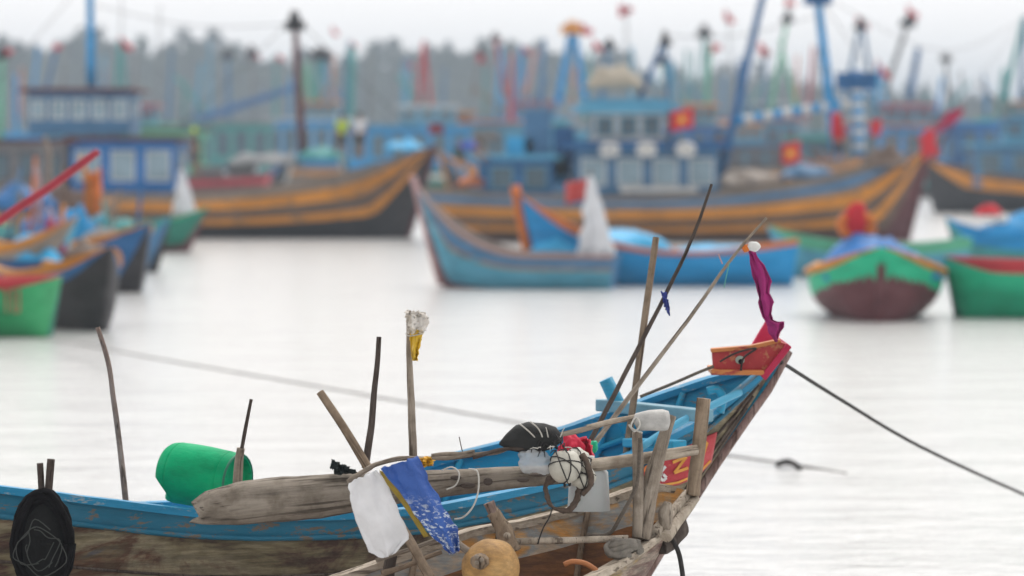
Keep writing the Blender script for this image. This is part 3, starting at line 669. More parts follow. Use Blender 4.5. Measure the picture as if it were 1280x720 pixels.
# strong blue boat N
N_, YN = boat_root(822, 356, 176, 'strong blue rowing boat with an orange rim and orange-red bow, centre right', 'rowing boat', 'rowing_boat')
hN = Hull(6.4, 2.2, .80, 2.1, 1.05, .3, .5, .2, .5, 3, tm=.4)
hN.build(N_, [C['orange'], C['blue'], C['maroon'], C['blue']], [(.09, 0), (.78, 1), (1, 2)], deck=.5, deckmat=C['blue'], rails=[(-.02, .09, C['orange'])])
MB().tube([FR[N_.name] @ (hN.K(.84 + .16 * k / 8) + Vector((.05, 0, .02 * k))) for k in range(9)], .11, 8).make('stem_post', C['orange'], N_)
cloth_heap(FR[N_.name] @ Vector((1.3, 0, .68)), 1.7, .75, .85, C['sky'], 'bright cyan tarpaulin over the blue boat\'s foredeck', seed=1)
cloth_heap(FR[N_.name] @ Vector((-1.4, 0, .6)), 1.5, .7, .38, C['sky'], 'bright cyan tarpaulin over the blue boat\'s stern half', seed=5)
def furled(px0, py0, px1, py1, Y, wpx, label, mat):
    a, b_ = at(px0, py0, Y), at(px1, py1, Y); s_ = Y / F; n = 22
    def fn(u, v):
        p = lerp(a, b_, u); rr = s_ * wpx * (.12 + .88 * u ** .8) / 2; th = v * 2 * math.pi
        rr *= (1 + .25 * math.sin(th * 5 + 1 + 2 * u)) * (1 + .35 * noise.noise(Vector((u * 6, math.cos(th), px0))))
        return p + Vector((math.cos(th) * rr, math.sin(th) * rr * .8, 0.04 * math.sin(th * 5) * u))
    o = MB().grid(fn, n, 40).make('furled_sail', mat, None, Matrix.Translation(b_)); tag(o, label, 'furled sail', 'white cloths hung on poles')
    MB().tube([a + Vector((0, 0, .15)), b_ - Vector((0, 0, .5))], .03, 6).make('pole', GREY_WOOD, o); return o
SAILC = plain('sail_canvas', (.72, .74, .78), .85, .15, 3)
furled(738, 220, 745, 318, YM - .4, 38, 'white sail cloth gathered round a pole at the turquoise boat\'s stern', SAILC)
flag(722, 240, YN - 1.0, 30, 26, 'red cloth bundled behind the gathered white sail', wave=1.0, name='cloth', mat=plain('warm_red_cloth', (.55, .05, .04), .8))

# K facing the camera
K_, YK = boat_root(1094, 396, -93, 'green and maroon boat with an orange rim seen bow-on', 'rowing boat', 'rowing_boat')
hK = Hull(4.6, 2.5, .86, 1.36, .95, .25, .45, .2, .75, 3.4, tm=.5)
hK.build(K_, [C['ochre'], C['jade'], C['maroon']], [(.09, 0), (.40, 1), (1, 2)], deck=.35, deckmat=C['blue'], rails=[(-.02, .09, C['ochre'])], zline=lambda t: .38 + .52 * max(0, (t - .5) / .5) ** 1.1)
MB().tube([FR[K_.name] @ (hK.K(.82 + .14 * k / 8) + Vector((.03, 0, .01 * k))) for k in range(9)], .075, 8).make('stem_post', C['maroon'], K_)
cloth_heap(FR[K_.name] @ Vector((-.4, 0, .75)), 1.08, 1.7, .80, C['blue2'], 'blue tarpaulin mounded inside the bow-on green boat', seed=2)
ob = MB(); c = at(1071, 282, YK + 1.0); n = 18
ob.tube([c + Vector((.26 * math.cos(6.2832 * k / n), 0, .20 * math.sin(6.2832 * k / n))) for k in range(n + 1)], .12, 8, rough=.3)
lf = tag(ob.make('float_ring', C['orange'], None, Matrix.Translation(c)), 'orange float ring with a red centre propped on the blue tarpaulin', 'float ring')
MB().ball(c + Vector((0, -.05, .1)), .22, 8, sc=(1, .6, 1.5), rough=.4).make('red_cloth', RED_FLAG, lf)
MB().tube([c - Vector((0, -.1, .2)), c - Vector((-.02, -.1, .8))], .07, 6).make('stem', C['maroon'], lf)
# J long pale teal boat behind K
J_, YJ = boat_root(1085, 346, 178, 'long low pale green boat behind the bow-on boat', 'rowing boat', 'rowing_boat')
hJ = Hull(4.9, 2.0, .78, 1.25, .95, .3, .5, .2, .6, 3)
hJ.build(J_, [C['green'], C['turq'], C['gblue']], [(.22, 0), (.75, 1), (1, 2)], deck=.4, deckmat=C['grey'], rails=[(-.02, .07, C['green'])])
# L jade boat at right edge
L_, YL = boat_root(1345, 396, 178, 'jade green boat with a dull red rim cut by the right edge', 'rowing boat', 'rowing_boat')
hL = Hull(4.9, 2.1, 1.02, 1.12, 1.1, .3, .25, .2, .7, 3, tm=.7)
hL.build(L_, [C['red'], C['jade'], C['dgreen']], [(.16, 0), (.86, 1), (1, 2)], deck=.3, deckmat=C['wood'], rails=[(-.01, .1, C['red'])])
# L2 blue boat behind it
L2, YL2 = boat_root(1290, 338, 175, 'small blue boat behind the jade boat at the right edge', 'rowing boat', 'rowing_boat')
hL2 = Hull(4.4, 1.9, .85, 1.35, .95, .3, .5, .2, .6, 3)
hL2.build(L2, [C['blue'], C['teal'], C['tar']], [(.3, 0), (.8, 1), (1, 2)], deck=.35, deckmat=C['blue'], rails=[(-.01, .07, C['blue'])])
cloth_heap(FR[L2.name] @ Vector((0, 0, .8)), 1.5, .7, .75, C['blue'], 'blue sheet heaped over the small boat at the right edge', seed=7)
cloth_heap(at(1236, 268, YL2), .34, .3, .32, RED_FLAG, 'red cloth lying on the heaped blue sheet', 'cloth', seed=9, name='cloth')
MB_ = MB().ball(at(1254, 275, YL2 - .3), .16, 8, rough=.2); tag(MB_.make('float', WHITE, None, Matrix.Translation(at(1254, 275, YL2 - .3))), 'round white float right of the red cloth on the blue sheet', 'float')

# --- left cluster
A_, YA = boat_root(-78, 420, -3, 'leaf green boat with a red rim, cut by the left edge', 'rowing boat', 'rowing_boat')
hA = Hull(4.2, 2.0, .96, 1.0, 1.0, .25, .22, .2, .7, 3, tm=.86)
hA.build(A_, [C['red'], C['lime'], C['dgreen']], [(.13, 0), (.92, 1), (1, 2)], deck=.3, deckmat=C['wood'], rails=[(-.02, .1, C['red'])])
Mk = MB()    # red registration strokes painted on the side
for x0 in (8, 20):
    for a_, b__ in (((x0, 363), (x0 + .5, 391)), ((x0 - 3.5, 364), (x0 + 3.5, 363))) if x0 == 8 else (((x0 - 4, 363), (x0 - 3, 391)), ((x0 + 3.5, 362), (x0 + 4, 390)), ((x0 - 4, 390), (x0 + 4, 390))):
        Yd = YA - 1.07; Mk.beam(at(*a_, Yd), at(*b__, Yd), .02, .035, up=(0, 1, 0))
Mk.make('painted_marks', C['red'], A_)
B_, YB = boat_root(78, 408, -62, 'black-hulled boat with an orange rim, bow towards us', 'rowing boat', 'rowing_boat')
hB = Hull(4.6, 1.55, 1.0, 1.45, 1.1, .3, .5, .2, .7, 3)
hB.build(B_, [C['ochre'], C['tar'], C['dblue']], [(.10, 0), (.22, 2), (1, 1)], deck=.35, deckmat=C['dblue'], rails=[(-.02, .08, C['ochre'])])
B2, YB2 = boat_root(100, 362, -48, 'deep blue boat with an orange rim behind the black-hulled one', 'rowing boat', 'rowing_boat')
hB2 = Hull(5.2, 1.9, 1.0, 1.5, 1.1, .3, .5, .2, .7, 3)
hB2.build(B2, [C['ochre'], C['dblue'], C['tar']], [(.09, 0), (.62, 1), (1, 2)], deck=.35, deckmat=C['wood'], rails=[(-.02, .09, C['ochre'])])
B3, YB3 = boat_root(-58, 374, 6, 'wooden boat with a curved orange bow rail at the left edge', 'rowing boat', 'rowing_boat')
hB3 = Hull(5.2, 1.9, .95, 1.75, 1.1, .3, .7, .2, .6, 3, tm=.4)
hB3.build(B3, [C['ochre'], C['wood'], C['turq']], [(.10, 0), (.5, 1), (1, 2)], deck=.35, deckmat=C['wood'], rails=[(-.02, .1, C['ochre'])])
B4, YB4 = boat_root(95, 338, -25, 'teal boat heaped with gear behind the orange-rimmed ones', 'rowing boat', 'rowing_boat')
hB4 = Hull(5.6, 2.0, .95, 1.4, 1.1, .3, .5, .2, .6, 3)
hB4.build(B4, [C['teal'], C['gblue'], C['tar']], [(.4, 0), (.8, 1), (1, 2)], deck=.35, deckmat=C['wood'], rails=[(-.02, .08, C['teal'])])
B5, YB5 = boat_root(20, 322, 12, 'grey wooden boat laden with blue sheets at the far left', 'rowing boat', 'rowing_boat')
hB5 = Hull(5.6, 2.0, 1.0, 1.7, 1.1, .3, .5, .2, .6, 3)
hB5.build(B5, [C['ochre'], C['wood'], C['brown']], [(.12, 0), (.8, 1), (1, 2)], deck=.35, deckmat=C['wood'], rails=[(-.02, .08, C['ochre'])])
D_, YD = boat_root(180, 315, -3, 'bottle green boat with a dark bottom left of the open water', 'rowing boat', 'rowing_boat')
hD = Hull(3.9, 1.9, .92, 1.35, .9, .3, .75, .2, .6, 3)
hD.build(D_, [C['jade'], C['dgreen'], C['maroon']], [(.08, 0), (.62, 1), (1, 2)], deck=.3, deckmat=C['wood'], rails=[(-.02, .06, C['pink'])])
furled(226, 212, 231, 268, YD - .2, 26, 'white cloth gathered on a pole on the bottle green boat', SAILC)
flag(116, 238, YB2 + 1, 24, 56, 'orange life vest cloth hanging on a post over the left boats', wave=1.1, name='cloth', mat=C['orange'])
pole('post', [at(104, 318, YB2 + 1), at(112, 240, YB2 + 1), at(100, 196, YB2 + 1)], .05, C['ochre'], 'crooked ochre post holding up the orange cloth', 'post')
cloth_heap(at(60, 300, YB4), .8, .6, .9, C['tarp'], 'dark blue tarpaulin heap among the left boats', seed=11)
cloth_heap(at(38, 330, YB3), .7, .6, .65, C['sky'], 'cyan sheet bundled behind the curved orange bow rail', seed=12)
cloth_heap(at(92, 300, YB2 + .5), .55, .5, .8, C['blue'], 'blue sheet heaped by the orange cloth post', seed=13)
cloth_heap(at(68, 316, YB3 + .3), .28, .3, .75, plain('magenta_cloth', (.42, .02, .09), .8), 'magenta cloth bundle beside the cyan sheet', 'cloth', seed=14, name='cloth')
cloth_heap(at(150, 292, YB4), .55, .5, .45, C['teal'], 'teal net heap on the teal boat', 'net', seed=15, name='net_heap')
cloth_heap(at(30, 262, YB5), 1.1, .6, .8, C['tarp'], 'dark blue sheet over the grey boat at far left', seed=16)
cloth_heap(at(84, 262, YB5), .8, .6, .7, plain('brown_net', (.14, .09, .07), .9), 'brown net piled on the grey boat', 'net', seed=17, name='net_heap')
for i, (px, py) in enumerate(((141, 312), (158, 318))):
    c = at(px, py, YB2 - 1.2)
    mb = MB().ball(c, .14, 8, sc=(1.2, 1, .8)).tube([c + Vector((-.17, 0, 0)), c + Vector((.17, 0, 0))], .04, 6)
    tag(mb.make('float', WHITE, None, Matrix.Translation(c)), ('left', 'right')[i] + ' of two white floats on the deep blue boat\'s orange rim', 'float', 'white floats on the rim')
for i, (px, py, h_, mt, lab) in enumerate(((22, 300, 60, 'wood', 'pale post leaning at the far left'), (48, 262, 52, 'pink', 'pinkish post among the far left boats'), (75, 300, 45, 'ochre', 'orange bow post above the magenta cloth'), (60, 220, 50, 'wood', 'tall grey post behind the red pole'))):
    tag(MB().tube(smooth_pts([at(px, py + 20, YB3 + 1), at(px + 2, py - h_ / 2, YB3 + 1), at(px + 5 * (1 - i % 2 * 2), py - h_, YB3 + 1)], 3), .055, 6).make('post', C[mt], None, Matrix.Translation(at(px, py + 20, YB3 + 1))), lab, 'post')
for (px, py, px2, py2, mt, lab) in ((10, 300, 26, 208, 'gblue', 'blue-grey pole leaning at the far left edge'), (88, 300, 78, 206, 'brown', 'brown pole just right of the tall grey post'), (36, 300, 44, 196, 'orange', 'orange pole between the grey and blue-grey poles'), (130, 318, 150, 236, 'wood', 'grey pole leaning right of the orange cloth'), (140, 320, 128, 250, 'teal', 'teal pole crossing the leaning grey one'), (96, 350, 60, 258, 'pink', 'pinkish oar propped over the left boats'), (168, 300, 176, 236, 'dblue', 'dark blue pole left of the gathered white cloth')):
    tag(MB().tube([at(px, py, YB2 + .8), at((px + px2) / 2 + 1.5, (py + py2) / 2, YB2 + .8), at(px2, py2, YB2 + .8)], [.05, .04], 6).make('post', C[mt], None, Matrix.Translation(at(px, py, YB2 + .8))), lab, 'post')
for (px, py, Yc, sx_, sz_, mt, lab) in ((112, 322, YB + .6, .45, .35, 'brown', 'brown net heaped in the black-hulled boat'), (128, 306, YB2, .6, .4, 'grey', 'grey net heaped in the deep blue boat'), (20, 345, YB3, .7, .3, 'wood', 'dun net lying behind the curved orange rail'), (12, 300, YB5 - 1, .8, .55, 'green', 'mint green sheet at the far left edge'), (108, 280, YB4 + .5, .6, .5, 'turq', 'turquoise net heap under the orange cloth')):
    cloth_heap(at(px, py, Yc), sx_, .45, sz_, C[mt], lab, 'net', seed=px, name='net_heap')
# red curved pole close by, foot in the water outside the picture
pole('boat_pole', [at(123, 189, 31), at(62, 234, 31), at(0, 276, 31), at(-120, 372, 31), at(-330, 640, 31), at(-350, 690, 31)], [.028, .033, .036, .036, .036, .036, .036, .036, .036, .036, .036, .036, .036, .036, .036, .036, .036, .036, .036, .036, .036, .036, .036, .036, .036, .036], RED_BOARD2 if 'RED_BOARD2' in globals() else plain('crimson_paint', (.40, .015, .04), .45, .35, 8), 'crimson curved pole slanting in at the upper left', 'pole')

# ------------------------------------------------------------------ foreground boats
class NearHull:
    """hull measured from the bow tip aft; s = metres aft of the bow tip, side -1 = far, +1 = near"""
    def __init__(h, tip, theta, W, s0, tail, near, far_, stem, zk):
        h.B = Vector((tip.x, tip.y, 0)); h.u = Vector((-math.cos(theta), -math.sin(theta), 0)); h.n = Vector((math.sin(theta), -math.cos(theta), 0))
        h.W, h.s0, h.tail, h.near, h.far, h.stem, h.zk, h.tip = W, s0, tail, near, far_, stem, zk, tip
    def w(h, s):
        a = min(1, s / h.s0); ww = h.W * (1 - (1 - a) ** 2) ** 0.9
        return ww * (1 - 0.3 * max(0, (s - h.tail * .55) / (h.tail * .45)) ** 2)
    def zfor(h, plan, curve):
        z = 1.2
        for _ in range(5):
            px, py = proj((plan.x, plan.y, z)); ty = interp([c[0] for c in curve], [c[1] for c in curve], px)
            z += (py - ty) * plan.y / F
        return z
    def G(h, side, s):
        s = max(s, 0)
        p = h.B + h.u * s + h.n * (side * h.w(s))
        return Vector((p.x, p.y, h.zfor(p, h.near if side > 0 else h.far)))
    def K(h, s):
        ks = s + h.kk * (1 - math.exp(-s / .35)); p = h.B + h.u * ks
        return Vector((p.x, p.y, max(h.zk, h.zfor(p, h.stem))))
    kk = 0.6
    def S(h, side, s, v, off=0.0):
        g, k = h.G(side, s), h.K(s); q = lerp(g, k, v)
        bulge = h.w(s) * (1 - abs(1)) + min(1, s / 1.6) * h.W * .42 * math.sin(math.pi * v ** 1.15) * (1 - .3 * v)
        q = q + h.n * side * (bulge + off)
        return q
    def inner(h, side, s, d, th=.045):
        """point on the inner skin, d metres below the gunwale"""
        g = h.G(side, s); k = h.K(s); v = min(.9, d / max(.2, g.z - k.z))
        return h.S(side, s, v, -th)
    def build(h, root, mats, bands, n=64, capw=.10, capmat=None, depth=.62, th=.045, inmat=None, deckmat=None, hullname='hull'):
        S_ = [h.tail * (i / n) ** 1.6 for i in range(n + 1)]
        vv = sorted(set([b[0] for b in bands] + [0, .04, .08, .16, .22, .3, .4, .5, .6, .7, .8, .9, 1]))
        mb = MB()
        def bm(v):
            for lim, mi in bands:
                if v < lim: return mi
            return bands[-1][1]
        for sd_ in (-1, 1):
            mb.grid(lambda a, c: h.S(sd_, S_[round(a * n)], vv[round(c * (len(vv) - 1))]), n, len(vv) - 1, mf=lambda i, j: bm((vv[j] + vv[j + 1]) / 2))
        mb.make(hullname, mats, root)
        for sd_ in (-1, 1):
            ib = MB().grid(lambda a, c: h.inner(sd_, max(.02, S_[round(a * n)]), depth * c), n, 8, mf=lambda i, j: 1 if (j >= 3 and isinstance(inmat, list)) else 0)
            ib.make('inner_planking', inmat, root)
            cb = MB()
            def cf(a, c):
                s = S_[round(a * n)]; g = h.G(sd_, s); k = round(c * 4)
                wob = .004 * noise.noise(Vector((s * 5, sd_, 2)))
                if s < .1: kx = s / .1
                else: kx = 1
                o = (.018, .018, -capw, -capw, .018)[k] * (kx if k in (2, 3) else 1); zz = (-.028, .012, .012, -.028, -.028)[k]
                return g + h.n * sd_ * o + Vector((0, 0, zz + wob))
            cb.grid(cf, n, 4, sm=False).make('gunwale', capmat, root)
        dk = MB().grid(lambda a, c: lerp(h.inner(-1, max(.02, S_[round(a * n)]), depth * .98), h.inner(1, max(.02, S_[round(a * n)]), depth * .98), c), n, 6)
        dk.make('deck', deckmat, root)

tipP = at(980, 432, 21.5); th_ = R(18)
FRAME1 = (tipP.x, tipP.y, 0)
P1 = empty('fishing_boat', FRAME1, th_, 'blue-gunwaled fishing boat with peeling brown planks and a red bow board, filling the foreground', 'fishing boat')
h1 = NearHull(tipP, th_, .80, 3.4, 8.2,
    [(-400, 566), (-100, 592), (0, 611), (60, 617), (130, 626), (200, 635), (260, 641), (330, 645), (430, 643), (520, 638), (561, 631.5), (600, 624), (677, 608), (720, 596), (780, 573), (830, 551), (890, 517), (940, 478), (965, 452), (980, 432)],
    [(-400, 620), (0, 642), (100, 633), (190, 629), (230, 628), (300, 622), (430, 605), (520, 583), (560, 570), (590, 562), (650, 548), (700, 537), (750, 519), (820, 494), (880, 474), (920, 463), (945, 456), (980, 432)],
    [(600, 1000), (640, 960), (700, 905), (740, 840), (775, 772), (800, 722), (840, 655), (882, 592), (930, 520), (957, 482), (984, 430)], -.25)
PEEL = patchy('peeling_hull_planks', [(0.035, 0.026, 0.02), (0.15, 0.125, 0.07), (0.075, 0.035, 0.025), (0.19, 0.155, 0.085), (0.28, 0.235, 0.15), (0.12, 0.055, 0.03), (0.17, 0.125, 0.07), (0.08, 0.085, 0.11)], 1.5, (0.7, 1, 1.8), streak=.5)
h1.build(P1, [BLUE_OUT, PEEL], [(.085, 0), (1, 1)], capw=.085, capmat=BLUE_CAP, depth=.62, inmat=BLUE_IN, deckmat=BLUE_IN)
# plank seams of the outer side, thin battens standing proud
for v in (.087, .23, .38, .54):
    MB().tube([h1.S(1, .15 + 7.6 * i / 50, v, .004) for i in range(51)], .009 if v > .1 else .016, 5, rough=.3).make('plank_seam', DARK_WOOD if v > .1 else BLUE_OUT, P1)
# stem timber
MB().tube([lerp(h1.K(0.0 + .05 * i), h1.K(.05 * i), 0) + h1.u * -.02 for i in range(0, 26)], [.034, .046], 8, rough=.2).make('stem_post', wood('stem_wood', (.10, .05, .045), (.24, .15, .13), (.42, .32, .30)), P1)
# ribs on the inside
for i in range(14):
    s = .55 + .42 * i
    for sd_ in (-1, 1):
        MB().tube([h1.inner(sd_, s, .03 + .09 * k, .065) for k in range(7)], .022, 6).make('rib', BLUE_IN, P1)
# inner stringer along the far side
MB().tube([h1.inner(-1, .35 + .1 * k, .20, .07) for k in range(70)], .02, 6).make('stringer', BLUE_IN, P1)
# bow board and its eye
YBw = 21.1
def slab(pts, Y0, Y1, mats, name, parent, bevel=.006):
    """pts: outline in photo pixels; a thick board between distances Y0 and Y1"""
    f = [at(x, y, Y0) for x, y in pts]; bk = [p + Vector((0, Y1 - Y0, 0)) for p in f]; n = len(pts)
    mb = MB().add(f + bk, [tuple(range(n)), tuple(range(2 * n - 1, n - 1, -1))] + [(i, i + n, (i + 1) % n + n, (i + 1) % n) for i in range(n)])
    return mb.make(name, mats, parent, bevel=bevel)
RB2 = paint('worn_red_orange_paint', (.43, .045, .05), .95, (.50, .20, .10), scale=3, stretch=(1, 1, 1))
bb = slab([(890, 439), (938, 435), (975, 427), (984, 430), (956, 466), (892, 467)], 20.95, 21.02, RB2, 'bow_board', P1)
slab([(889, 436), (938, 432), (975, 424), (977, 428), (939, 437), (889, 441)], 20.93, 21.03, paint('worn_orange_edge', (.55, .20, .06), .8, (.35, .05, .04)), 'board_edge', bb)
slab([(889, 462), (955, 463), (957, 469), (889, 469)], 20.90, 21.35, MATS['worn_orange_edge'], 'board_edge', bb)
slab([(984, 429), (990, 434), (957, 476), (951, 470)], 20.90, 21.6, paint('crimson_board_paint', (.42, .015, .06), .3), 'stem_cap', P1)
slab([(938, 434), (957, 402), (980, 405), (971, 428)], 21.3, 21.36, paint('pinkish_red_paint', (.55, .03, .10), .4), 'bow_board', P1)
eye = MB().ball(at(925, 450, 20.94), .027, 10, sc=(1, .3, .9)); eo = eye.make('painted_eye', plain('pale_green_white', (.45, .55, .48), .6), bb)
MB().ball(at(926, 452, 20.92), .015, 8, sc=(1, .4, 1)).make('pupil', BLACK, eo)
tag(cord('rope_loop', [at(900, 452, 20.9), at(916, 443, 20.88), at(934, 437, 20.88), at(945, 436, 20.9), at(930, 447, 20.88), at(926, 463, 20.9)], .006, ROPE_D), 'dark rope loop tied over the red bow board', 'rope')
# red name panel with yellow-edged lettering painted on the near bow
def on_panel(px, py, off=.012):
    """point of the near outer side seen at that pixel"""
    best = None; s_, v_ = .9, .2
    for _ in range(14):
        p = h1.S(1, s_, v_, off); x, y = proj(p)
        e = .004; a = proj(h1.S(1, s_ + e, v_, off)); b_ = proj(h1.S(1, s_, v_ + e, off))
        j11, j21 = (a[0] - x) / e, (a[1] - y) / e; j12, j22 = (b_[0] - x) / e, (b_[1] - y) / e
        dt = j11 * j22 - j12 * j21
        if abs(dt) < 1e-6: break
        dx, dy = px - x, py - y
        s_ = max(.03, s_ + max(-.2, min(.2, (dx * j22 - dy * j12) / dt))); v_ = min(.95, max(.0, v_ + max(-.2, min(.2, (j11 * dy - j21 * dx) / dt))))
    return h1.S(1, s_, v_, off)
top_ = [(796, 590), (820, 579), (850, 562), (880, 547), (896, 540)]; bot_ = [(796, 611), (820, 611), (848, 606), (872, 596), (889, 577)]
def panel_pt(u, v, off): 
    return on_panel(lerp(interp([i / 4 for i in range(5)], [p[0] for p in top_], u), interp([i / 4 for i in range(5)], [p[0] for p in bot_], u), v),
                    lerp(interp([i / 4 for i in range(5)], [p[1] for p in top_], u), interp([i / 4 for i in range(5)], [p[1] for p in bot_], u), v), off)
npn = MB().grid(lambda u, v: panel_pt(u, v, .016), 24, 8).make('name_panel', RED_BOARD, P1, solid=.008)
def stroke(pts, wd, mat, off=.030, name='letter'):
    P = [on_panel(x, y, off) for x, y in pts]
    mb = MB()
    for a, b_ in zip(P[:-1], P[1:]): mb.beam(a, b_, wd, .004, up=h1.n)
    # wide face lies on the hull: beams use hull normal as up
    return mb.make(name, mat, npn)
YEL = plain('yellow_lettering', (.78, .36, .05), .6, .2, 8)
stroke([(798, 608), (820, 608), (848, 603), (872, 593), (888, 576)], .012, YEL, name='yellow_edge')
stroke([(815, 584), (808, 583), (805, 588), (812, 591), (813, 596), (804, 597)], .014, paint('orange_lettering', (.7, .2, .05), .2))
stroke([(832, 583), (827, 589), (825, 597), (829, 601), (833, 597), (829, 593)], .016, WHITE)
stroke([(841, 578), (858, 571), (843, 591), (860, 585)], .016, YEL)
stroke([(868, 566), (884, 553), (878, 572)], .016, YEL)
# cross beams, bitts and knee in the bow
MB().beam(at(752, 506, 21.4), at(884, 520, 20.65), .10, .07).make('cross_beam', paint('pale_blue_grey_paint', (.16, .33, .42), .5, (.3, .28, .25)), P1, bevel=.008)
MB().beam(at(786, 553, 20.9), at(850, 556, 20.5), .10, .05).make('cross_beam', BLUE_IN, P1, bevel=.008)
pb = MB().tube([at(757, 474, 21.3), at(775, 512, 21.3), at(795, 556, 21.2)], [.042, .05], 10, rough=.1).make('bitt', BLUE_IN, P1)
MB().tube(smooth_pts([at(900, 516, 20.95), at(903, 497, 20.95), at(896, 487, 20.95), at(884, 489, 20.95)], 4), .025, 8).make('knee', BLUE_IN, P1)
MB().tube(smooth_pts([at(800, 560, 20.6), at(850, 528, 20.7), at(900, 502, 20.8), at(925, 490, 20.9)], 4), .022, 8).make('stringer', paint('light_blue_paint', (.10, .40, .60), .4), P1)
# row of hull patches
for (x, y, wd, hd, c) in ((415, 690, 26, 18, 'pink'), (300, 700, 30, 12, 'brown')):
    pass

# --- weathered near boat
tip2 = at(862, 617, 19.3); th2 = R(31)
P2 = empty('fishing_boat', (tip2.x, tip2.y, 0), th2, 'weathered bare-wood boat with orange patched inner planks, nearest, at the bottom edge', 'fishing boat')
h2 = NearHull(tip2, th2, .58, 2.0, 4.6,
    [(300, 1000), (560, 830), (680, 757), (744, 721), (790, 694), (825, 668), (845, 645), (862, 617)],
    [(200, 800), (425, 719), (520, 686), (590, 662), (650, 652), (700, 640), (745, 627), (784, 613), (820, 606), (845, 610), (862, 617)],
    [(620, 1000), (700, 880), (770, 775), (790, 745), (808, 720), (826, 688), (846, 652), (866, 614)], -.2)
h2.kk = .35
OLD = patchy('bleached_hull_planks', [(0.10, 0.07, 0.055), (0.30, 0.23, 0.18), (0.20, 0.10, 0.08), (0.42, 0.34, 0.27), (0.28, 0.16, 0.12)], 2.6, (0.5, 1, 2.2), streak=.5)
INN = patchy('orange_patched_planks', [(0.40, 0.33, 0.26), (0.58, 0.46, 0.34), (0.34, 0.37, 0.38), (0.60, 0.36, 0.16), (0.80, 0.34, 0.05), (0.60, 0.36, 0.22)], 3.2, (0.8, .8, 1.6), streak=.25)
PLK = patchy('ochre_stained_plank', [(0.20, 0.16, 0.12), (0.40, 0.33, 0.25), (0.42, 0.28, 0.08), (0.46, 0.40, 0.32)], 4, (0.5, 1, 2), streak=.45)
h2.build(P2, [PLK, OLD], [(.10, 0), (1, 1)], capw=.06, capmat=PALE_PLANK, depth=.5, inmat=[INN, patchy('brown_inner_planks', [(.13, .05, .02), (.30, .12, .03), (.18, .08, .035), (.40, .18, .05)], 2, (.6, 1, 1.6), streak=.4)], deckmat=patchy('brown_floor_boards', [(.10, .045, .02), (.20, .085, .025), (.12, .07, .045)], 2, (.6, 1.5, 1), streak=.4))
# bow cap timbers, split and bleached
for a, b_, wd, nm in (((818, 668), (860, 617), .060, 'bow_cap'), ((832, 672), (869, 622), .055, 'bow_cap')):
    MB().tube([lerp(at(*a, 18.95), at(*b_, 19.25), i / 8) for i in range(9)], [wd * .62, wd * .5], 6, rough=.15, seed=wd).make(nm, PALE_WOOD, P2)
MB().tube(smooth_pts([at(843, 648, 19.25), at(850, 655, 19.25), at(846, 668, 19.22), at(834, 680, 19.15), at(824, 684, 19.1)], 4), .045, 8, rough=.4).make('iron_strap', DARK_WOOD, P2)
MB().tube([at(636, 677, 18.75), at(700, 676, 18.8), at(785, 673, 18.85)], .018, 10, rough=.1).make('thwart_rail', PALE_WOOD, P2)
MB().beam(at(632, 682, 18.8), at(640, 740, 18.6), .05, .05).make('frame_timber', DARK_WOOD, P2)
MB().tube(smooth_pts([at(705, 706, 18.6), at(716, 702, 18.6), at(733, 705, 18.6), at(748, 716, 18.6), at(756, 730, 18.6)], 4), .014, 8).make('rib', plain('orange_wood', (.45, .17, .06), .7), P2)
for s in (.5, .95, 1.4, 1.9):
    MB().tube([h2.inner(-1, s, .02 + .07 * k, .06) for k in range(7)], .018, 6, rough=.2).make('rib', TAN_WOOD, P2)
# wedge tholepin
pole('tholepin', [at(611, 628, 18.65), at(618, 645, 18.65)], [.030, .026], PINK_WOOD, parent=P2)
MB().tube(smooth_pts([at(614, 640, 18.66), at(624, 652, 18.66), at(633, 672, 18.66), at(640, 690, 18.66)], 4), [.034, .05], 8, rough=.3).make('cleat', TAN_WOOD, P2)
MB().ball(at(634, 670, 18.55), .02, 8).make('peg', PALE_WOOD, P2)
cord('rope', [at(838, 672, 19.0), at(846, 685, 18.97), at(851, 703, 18.95), at(854, 735, 18.9), at(850, 790, 18.9)], .014, ROPE_D, 'dark mooring rope hanging from the weathered boat\'s stem', 'rope')

def upright(pts, r, mat, label, flat=1.0, n=10, top=True):
    return pole('post', pts, r, mat, label, 'post', n=n, flat=flat, rough=.18)
upright([at(796, 540, 18.95), at(798, 600, 18.9), at(797, 672, 18.85)], [.028, .030], GREY_WOOD, 'thin upright post carrying the white-wrapped branch end')
upright([at(839, 519, 19.0), at(826, 560, 18.98), at(812, 610, 18.95), at(802, 674, 18.9)], [.027, .028, .03, .032, .035, .036, .038, .04, .042, .044, .046, .048, .05, .05, .05, .05], GREY_WOOD, 'leaning post with a tapered top, second from the right')
upright([at(880, 498, 19.2), at(873, 560, 19.2), at(866, 618, 19.22)], [.036, .036, .04], TAN_WOOD, 'thick cut post standing on the weathered boat\'s bow tip')
MB().ball(at(833, 645, 18.98), .05, 10, sc=(.8, .8, 1.5), rough=.3).make('knot', GREY_WOOD, P2)

